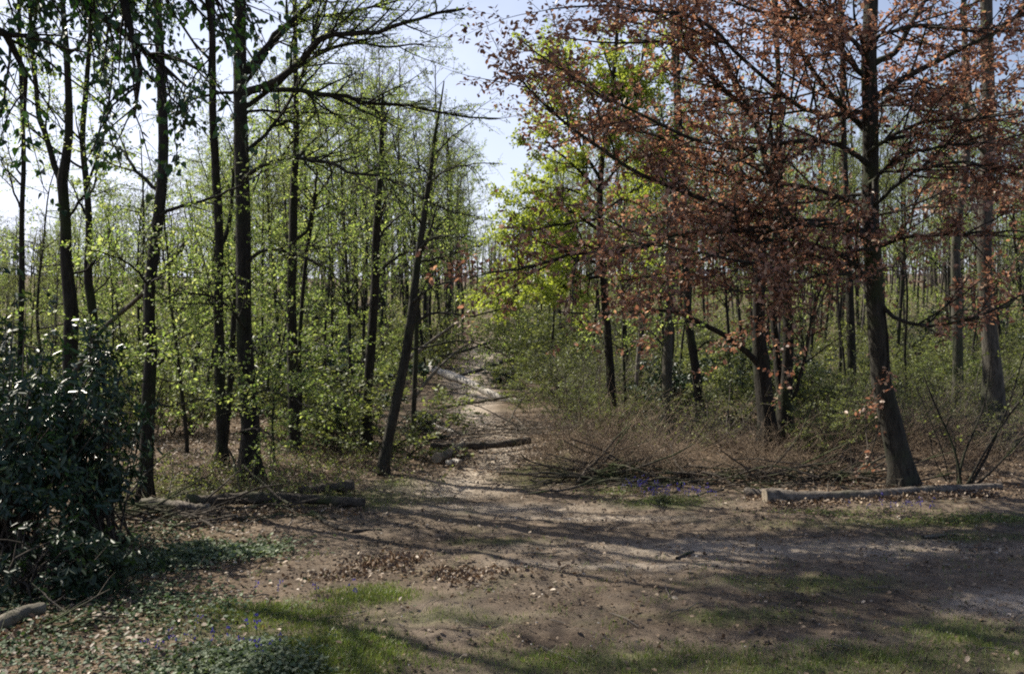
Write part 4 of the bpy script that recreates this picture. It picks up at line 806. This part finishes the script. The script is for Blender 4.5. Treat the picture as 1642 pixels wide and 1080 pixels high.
coppice('hazel_shrub', 'clump of dark bare hazel stems fanning out right of the copper beech', 1548, 782, [(1535, [(1545, 730), (1562, 690), (1580, 640), (1590, 560)]), (1548, [(1570, 740), (1600, 690), (1640, 635), (1680, 560)]), (1553, [(1580, 735), (1596, 700), (1620, 640), (1650, 540)]), (1560, [(1600, 745), (1650, 690)]), (1542, [(1530, 720), (1500, 650), (1480, 600)])], .022, 91)
coppice('hazel_shrub', 'thin dark stems growing up beside the right foot of the copper beech', 1528, 775, [(1524, [(1510, 720), (1490, 670), (1470, 620)]), (1535, [(1530, 700), (1515, 680), (1490, 650)]), (1520, [(1500, 740), (1490, 700)])], .012, 92)
coppice('hazel_shrub', 'green-leaved hazel shoots left of the dark trunk beside the rhododendron', 200, 800, [(195, [(190, 740), (205, 680), (215, 620)]), (205, [(220, 720), (250, 660), (260, 600)]), (190, [(170, 740), (165, 690), (170, 640)])], .012, 93, 'beech')

# ------------------------------------------------------------------ uncountable ground cover
def scatter(n, x0, x1, y0, y1, f):
    x = RNG.uniform(x0, x1, n); y = RNG.uniform(y0, y1, n); m = RNG.random(n) < f(x, y); return x[m], y[m]
def frustum(x, y, mar=1.2): return (np.abs(x) < .52 * y + mar)
def thicket_mask(x, y):
    a = np.zeros(x.shape)
    for b in [(960, 745, 1.7, 1.4), (1110, 745, 1.7, 1.6), (1300, 735, 1.8, 1.6), (1420, 720, 1.8, 1.5), (880, 735, .8, 1.0), (1560, 710, 1.6, 1.2)]: a = np.maximum(a, blob(x, y, *b))
    return np.clip(a * 1.6, 0, 1)
rs(500)
def stems_at(x, y, h, lean, r, n=7, up=-.06):
    b = np.c_[x, y, gz(x, y) - .02]; N_ = len(x); a = RNG.uniform(0, 6.28, N_)
    d = np.c_[np.cos(a) * lean, np.sin(a) * lean, np.ones(N_)]
    P = shoots(b, d, h, n, up, .14); return P, np.linspace(1, .4, n)[None] * r * np.ones((N_, 1))
x, y = scatter(26000, -1, 9, 15.2, 21, lambda x, y: thicket_mask(x, y) * np.clip(.42 + .9 * fbm(x, y, 1.9, 64), .06, .8))
P, R = stems_at(x, y, RNG.uniform(.25, 1.1, len(x)) * np.clip(.7 + 1.3 * wob(x, y, 2.6, 71) + .75 * np.exp(-((x - 1.6) ** 2 + (y - 17) ** 2) / 1.2), .2, 1.7), .8, .0035, up=-.10)
P2, R2 = spawn(P[::2], R[::2], 3.0, .3, 1, (30, 70), (.15, .4), 4, -.03, .15, 0, .7, .003, .6)
tag(link('bramble_thicket', make_mesh('thicket', tubes(P, R, 3) + tubes(P2, np.maximum(R2, .0018), 3), M['bramble'])), 'brown tangle of dead bramble and bracken right of the track', 'bramble', kind='stuff')
x, y = scatter(9000, -8, -.6, 13.2, 20, lambda x, y: .45 * np.clip(blob(x, y, 440, 775, 2.2, 2.0) + blob(x, y, 300, 790, 1.6, 1.6) + blob(x, y, 560, 745, .8, 1.2), 0, 1))
P, R = stems_at(x, y, RNG.uniform(.15, .55, len(x)), .8, .003)
tag(link('dead_bracken', make_mesh('bracken', tubes(P, R, 3), M['bramble'])), 'low tangle of dead stems around the feet of the left trees', 'bracken', kind='stuff')
fl = foliage(P[::3], 9, (.03, .05), LEAF4, .5)
tag(link('bracken_leaves', make_mesh('leaves', fl, M['green'])), 'small green leaves among the dead stems left of the track', 'undergrowth', kind='stuff')
x, y = scatter(30000, -1, 14, 17, 30, lambda x, y: (x > .4 + .09 * (y - 15)) * np.clip(.35 + fbm(x, y, 1.3, 61), 0, .8) * (path_dist(x, y) > 1.0))
P, R = stems_at(x, y, RNG.uniform(.2, 1.0, len(x)) * np.clip(.7 + wob(x, y, 1.7, 72), .25, 1.6), .5, .004)
tag(link('dead_undergrowth', make_mesh('undergrowth', tubes(P, R, 3), M['greytwig'])), 'grey brown tangle of twigs filling the wood behind the bramble', 'undergrowth', kind='stuff')
k_ = RNG.random(len(P)) < .35
tag(link('low_greenery', make_mesh('greenery', foliage(P[k_], 4, (.03, .055), LEAF4, .5), M['green'])), 'small green leaves scattered through the undergrowth right of the track', 'undergrowth', kind='stuff')
# brushwood: heaps of dead branches
def brush(label, spots, n, r, ln, seed, m='deadlog', zmax=.3):
    rs(seed); px, py, rx, ry = zip(*spots); A = []
    for i in range(n):
        k = RNG.integers(len(spots)); c = G(spots[k][0], spots[k][1]); x = c[0] + RNG.normal(0, spots[k][2] * .5); y = c[1] + RNG.normal(0, spots[k][3] * .5)
        A.append((x, y))
    A = np.array(A); b = np.c_[A, gz(A[:, 0], A[:, 1]) + RNG.uniform(0, zmax, n) ** 1.5]; a = RNG.normal(0, .9, n) + RNG.choice([0, math.pi], n)
    P = shoots(b, np.c_[np.cos(a), np.sin(a) * .6, RNG.normal(.05, .16, n)], RNG.uniform(ln[0], ln[1], n), 8, -.01, .1); R = RNG.uniform(r[0], r[1], n)[:, None] * np.linspace(1, .5, 8)[None]
    P[..., 2] = np.maximum(P[..., 2], gz(P[..., 0], P[..., 1]) + .01)
    P2, R2 = spawn(P, R, 2.5, .2, 1, (25, 70), (.2, .6), 5, .02, .15, .2, .6, .006, .4)
    tag(link('brushwood', make_mesh('brushwood', tubes(P, R, 5) + tubes(P2, np.maximum(R2, .002), 3), M[m])), label, 'brushwood', kind='stuff')
brush('heap of dark dead branches under the dark stems right of the track', [(1150, 770, 1.6, .7), (1320, 770, 1.4, .6), (1020, 772, 1.1, .5), (940, 765, .5, .4)], 200, (.006, .022), (.5, 1.4), 501)
brush('heap of dead branches around the mossy log left of the track', [(270, 835, .9, .5), (420, 825, .9, .35), (330, 825, .9, .5), (200, 830, .7, .6)], 110, (.005, .02), (.4, 1.2), 502)
brush('scattered dead branches on the shaded ground in the lower left', [(180, 960, .6, .5), (110, 900, .6, .6), (60, 1000, .5, .5)], 60, (.004, .012), (.3, .8), 503, zmax=.1)
brush('dead branches strewn along the track beyond the dark log', [(730, 700, .8, 1.5), (720, 640, 1.0, 3), (740, 590, 1.6, 5), (840, 690, .6, 1)], 150, (.006, .02), (.5, 1.6), 504, 'log', .2)
# fallen leaves
rs(510)
x, y = scatter(110000, -10, 11, 6.2, 26, lambda x, y: frustum(x, y) * np.clip(.9 - .74 * open_mask(x, y) - .4 * grass_mask(x, y), .05, 1) * (1 - .6 * sm(16, 26, y)))
N_ = len(x); ax = RNG.normal(0, 1, (N_, 3)); ax[:, 2] *= .3; nr = np.array([0, 0, 1.]) + RNG.normal(0, .38, (N_, 3))
tag(link('fallen_leaves', make_mesh('fallen_leaves', leaves(np.c_[x, y, gz(x, y) + .012 + RNG.random(N_) * .03], ax, nr, RNG.uniform(.03, .065, N_), LEAF6), M['litter'])), 'brown dead leaves strewn over the woodland floor', 'dead leaves', kind='stuff')
# clods of soil
x, y = scatter(30000, -6, 8, 6.5, 15, lambda x, y: frustum(x, y) * np.clip((fbm(x, y, 1.8, 44) - .05) * 2.2 + .12, 0, 1) * np.clip(1.2 - .06 * y, .2, 1))
N_ = len(x); OCT = np.array([[1, 0, 0], [0, 1, 0], [-1, 0, 0], [0, -1, 0], [.6, .6, .55], [-.6, .6, .5], [-.6, -.6, .6], [.6, -.6, .5], [0, 0, .8]]); OF = np.array([[0, 1, 4], [1, 2, 5], [2, 3, 6], [3, 0, 7], [0, 4, 7], [1, 5, 4], [2, 6, 5], [3, 7, 6], [8, 7, 4], [8, 4, 5], [8, 5, 6], [8, 6, 7]])
sz = .004 + .02 * RNG.random(N_) ** 3; V = OCT[None] * (1 + RNG.normal(0, .25, (N_, 9, 3))) * sz[:, None, None] + np.c_[x, y, gz(x, y) + .012][:, None]
tag(link('soil_clods', make_mesh('soil_clods', [(V.reshape(-1, 3), (OF[None] + (np.arange(N_) * 9)[:, None, None]).reshape(-1, 3), None)], M['clod'])), 'dark crumbs of soil kicked up on the trodden clearing', 'soil', kind='stuff')
# grass
def blades(x, y, h, w_, lean=.5):
    n = len(x); z = gz(x, y) + .008; a = RNG.uniform(0, 6.28, n); b = RNG.uniform(0, 6.28, n); s = np.c_[np.cos(a), np.sin(a), 0 * a] * w_[:, None]; l = np.c_[np.cos(b), np.sin(b), 0 * b] * (h * RNG.uniform(0, lean, n))[:, None]
    B = np.c_[x, y, z]; up = np.c_[0 * x, 0 * x, h]
    V = np.stack([B - s, B + s, B + up * .6 + l * .35 + s * .7, B + up * .6 + l * .35 - s * .7, B + up + l], 1).reshape(-1, 3); o = (np.arange(n) * 5)[:, None]; r = np.repeat(RNG.random(n), 5)
    return [(V, o + np.array([[0, 1, 2, 3]]), r), (V, o + np.array([[3, 2, 4]]), r)]
rs(520)
x, y = scatter(520000, -8, 9, 6.4, 17, lambda x, y: frustum(x, y, .6) * np.clip(grass_mask(x, y) ** 1.6 * (1.15 - .04 * y), 0, 1) * .55)
tag(link('grass', make_mesh('grass', blades(x, y, RNG.uniform(.015, .05, len(x)), RNG.uniform(.0018, .0035, len(x)), .9), M['grass'])), 'short trampled grass over the near clearing', 'grass', kind='stuff')
rs(521)
def lush(x, y): return np.clip(blob(x, y, 530, 1050, .6, .75) + blob(x, y, 590, 955, .6, .3) + blob(x, y, 450, 985, .8, .4) + blob(x, y, 480, 1040, 1.0, .6) * .6 + blob(x, y, 950, 1060, 1.6, .5) * .35 + blob(x, y, 1330, 1060, 1.3, .4) * .45 + blob(x, y, 1560, 1030, .8, .4) * .4 + .45 * fbm(x, y, 6, 66) + .35 * fbm(x, y, 14, 67) - .05, 0, 1)
x, y = scatter(420000, -3.5, 5, 6.4, 10.5, lambda x, y: frustum(x, y, .3) * lush(x, y) ** 1.5 * .8)
tag(link('lush_grass', make_mesh('lush_grass', blades(x, y, RNG.uniform(.015, .055, len(x)), RNG.uniform(.0016, .0034, len(x)), 1.1), M['grass'])), 'fresh bright grass at the bottom of the clearing', 'grass', kind='stuff')
# ivy and herbs
def cover(name, label, cat, spots, n, size, hgt, m, shape, seed):
    rs(seed); X_, Y_ = [], []
    for (px, py, rx, ry) in spots:
        c = G(px, py); k = int(n * rx * ry / sum(s[2] * s[3] for s in spots)); X_.append(c[0] + RNG.normal(0, rx * .5, k)); Y_.append(c[1] + RNG.normal(0, ry * .5, k))
    x = np.concatenate(X_); y = np.concatenate(Y_); n_ = len(x); lump = np.clip(.4 + wob(x, y, 5, 3) * .8, .1, 1)
    z = gz(x, y) + hgt * lump * RNG.random(n_) ** .6 + .01; ax = RNG.normal(0, 1, (n_, 3)); ax[:, 2] *= .4
    fl = leaves(np.c_[x, y, z], ax, np.array([0, 0, 1.]) + RNG.normal(0, .4, (n_, 3)), RNG.uniform(size[0], size[1], n_), shape)
    s = RNG.random(n_) < .3; P = np.stack([np.c_[x[s], y[s], gz(x[s], y[s])], np.c_[x[s] + .01, y[s], (gz(x[s], y[s]) + z[s]) / 2], np.c_[x[s], y[s], z[s]]], 1)
    tag(link(name, make_mesh(name, fl + tubes(P, np.full((s.sum(), 3), .0016), 3), M[m])), label, cat, kind='stuff')
cover('ground_ivy', 'grey-green leafy growth on the bank in front of the left brush heap', 'ground cover', [(330, 890, .8, .5), (400, 885, .5, .35), (270, 905, .5, .5)], 3600, (.025, .05), .16, 'herb', IVY, 531)
cover('ivy', 'dark ivy over the shaded ground in the lower left', 'ground cover', [(100, 960, 1.3, .9), (240, 980, 1.0, .7), (60, 1050, 1.2, .6), (200, 870, .9, .7)], 5200, (.022, .045), .09, 'ivy', IVY, 532)
cover('dead_nettle', 'pale green leafy plants in the lower left corner', 'ground cover', [(350, 1050, .62, .32), (420, 1072, .5, .3), (290, 1072, .45, .28)], 3600, (.022, .045), .11, 'herb', IVY, 533)
cover('green_tufts', 'green tufts of leaves along the foot of the bank right of the track', 'ground cover', [(1060, 800, .8, .3), (1540, 835, 1.4, .3), (1360, 825, 1.0, .2), (980, 790, .5, .3)], 3800, (.02, .045), .08, 'grass', LONG, 534)
def bluebells(label, spots, n, seed):
    rs(seed); St, Fl = [], []
    for i in range(n):
        s = spots[i % len(spots)]; c = G(s[0], s[1]); x = c[0] + RNG.normal(0, s[2] * .5); y = c[1] + RNG.normal(0, s[3] * .5); z = float(gz(x, y)); h = RNG.uniform(.12, .24); a = RNG.uniform(0, 6.28)
        p = np.array([[x, y, z], [x, y, z + h * .6], [x + .02 * math.cos(a), y + .02 * math.sin(a), z + h], [x + .05 * math.cos(a), y + .05 * math.sin(a), z + h * .97]]); St.append(resample(p, 6))
        for t in range(6): Fl.append(St[-1][3 + t // 2] + RNG.normal(0, .008, 3))
    St = np.array(St); Fl = np.array(Fl); k = 4; F_ = np.repeat(Fl, k, 0)
    q = RNG.normal(0, 1, (len(F_), 3)); q[:, 2] = 0; ax = unit(unit(q) * .5 + np.array([0, 0, -1]))
    me = make_mesh('bluebells', leaves(F_, ax, q, RNG.uniform(.016, .024, len(F_)), LONG), M['petal']); o = link('bluebells', me); tag(o, label, 'bluebells', kind='stuff')
    st = link('bluebell_stems', make_mesh('bluebell_stems', tubes(St, np.full(St.shape[:2], .0022), 3), M['grass']), o)
bluebells('violet bluebells among the pale green plants in the lower left', [(300, 1050, .25, .2), (365, 1030, .3, .2), (410, 1060, .3, .25), (500, 960, .8, .5)], 22, 541)
bluebells('violet bluebells at the foot of the bank right of the track', [(1030, 790, .35, .2), (1070, 800, .35, .25), (1115, 800, .4, .2), (1460, 822, 1.0, .1)], 60, 542)
# clump of dead leaves and twigs, pale chips
rs(550)
c = G(660, 915); n_ = 2300; x = c[0] + RNG.normal(0, .5, n_); y = c[1] + RNG.normal(0, .22, n_) + .25 * np.sin(x * 4); k_ = fbm(x, y, 5, 8) > -.12; x, y = x[k_], y[k_]; n_ = len(x)
ax = RNG.normal(0, 1, (n_, 3)); tag(link('leaf_clump', make_mesh('leaf_clump', leaves(np.c_[x, y, gz(x, y) + RNG.random(n_) * .1 * np.exp(-((x - c[0]) ** 2 + (y - c[1]) ** 2) * 8) + .01], ax, RNG.normal(0, 1, (n_, 3)), RNG.uniform(.02, .06, n_), LEAF6), M['litter'])), 'heap of curled brown leaves on the near clearing', 'dead leaves', kind='stuff')
x, y = scatter(900, -5, 8, 6.6, 15, lambda x, y: frustum(x, y) * .6); N_ = len(x); sz = RNG.uniform(.003, .013, N_)
V = OCT[None] * (1 + RNG.normal(0, .3, (N_, 9, 3))) * sz[:, None, None] + np.c_[x, y, gz(x, y) + .02][:, None]
tag(link('pale_chips', make_mesh('pale_chips', [(V.reshape(-1, 3), (OF[None] + (np.arange(N_) * 9)[:, None, None]).reshape(-1, 3), None)], M['palewood'])), 'pale chips and small stones scattered over the near clearing', 'stones', kind='stuff')
a = np.random.default_rng(9); x, y = scatter(700, -6, 8, 6.5, 18, lambda x, y: frustum(x, y) * .7); b = np.c_[x, y, gz(x, y) + .02]; an = RNG.uniform(0, 6.28, len(x))
P = shoots(b, np.c_[np.cos(an), np.sin(an), 0 * an], RNG.uniform(.08, .5, len(x)), 6, 0, .12); P[..., 2] = gz(P[..., 0], P[..., 1]) + .02
tag(link('twig_litter', make_mesh('twig_litter', tubes(P, RNG.uniform(.002, .006, len(x))[:, None] * np.ones(6), 4), M['greytwig'])), 'small twigs scattered over the clearing', 'twigs', kind='stuff')

# leaf drifts against the logs and grit over the trodden earth
rs(560)
X_, Y_ = [], []
for a_, b_, k in [((1226, 812), (1605, 792), 1700), ((1226, 798), (1605, 778), 1500), ((230, 826), (585, 822), 900), ((0, 1030), (70, 1005), 200), ((1195, 802), (1275, 806), 250)]:
    p, q = G(*a_), G(*b_); t = RNG.random(k); X_.append(p[0] + (q[0] - p[0]) * t + RNG.normal(0, .05, k)); Y_.append(p[1] + (q[1] - p[1]) * t + RNG.normal(0, .13, k))
x = np.concatenate(X_); y = np.concatenate(Y_); n_ = len(x); ax = RNG.normal(0, 1, (n_, 3)); ax[:, 2] *= .5
tag(link('leaf_drift', make_mesh('leaf_drift', leaves(np.c_[x, y, gz(x, y) + .01 + RNG.random(n_) * .05], ax, np.array([0, 0, 1.]) + RNG.normal(0, .6, (n_, 3)), RNG.uniform(.025, .06, n_), LEAF6), M['litter'])), 'brown leaves drifted against the fallen logs', 'dead leaves', kind='stuff')
x, y = scatter(200000, -6, 9, 6.4, 17, lambda x, y: frustum(x, y, .4) * open_mask(x, y) * np.clip(.45 + 1.1 * fbm(x, y, 2.7, 93), .05, 1) * (1.1 - .045 * y)); n_ = len(x)
ax = RNG.normal(0, 1, (n_, 3)); ax[:, 2] *= .4
tag(link('trodden_debris', make_mesh('trodden_debris', leaves(np.c_[x, y, gz(x, y) + .006 + RNG.random(n_) * .012], ax, np.array([0, 0, 1.]) + RNG.normal(0, .45, (n_, 3)), .008 + .03 * RNG.random(n_) ** 2, LEAF4), M['crumb'])), 'small trodden leaf fragments over the bare earth', 'dead leaves', kind='stuff')
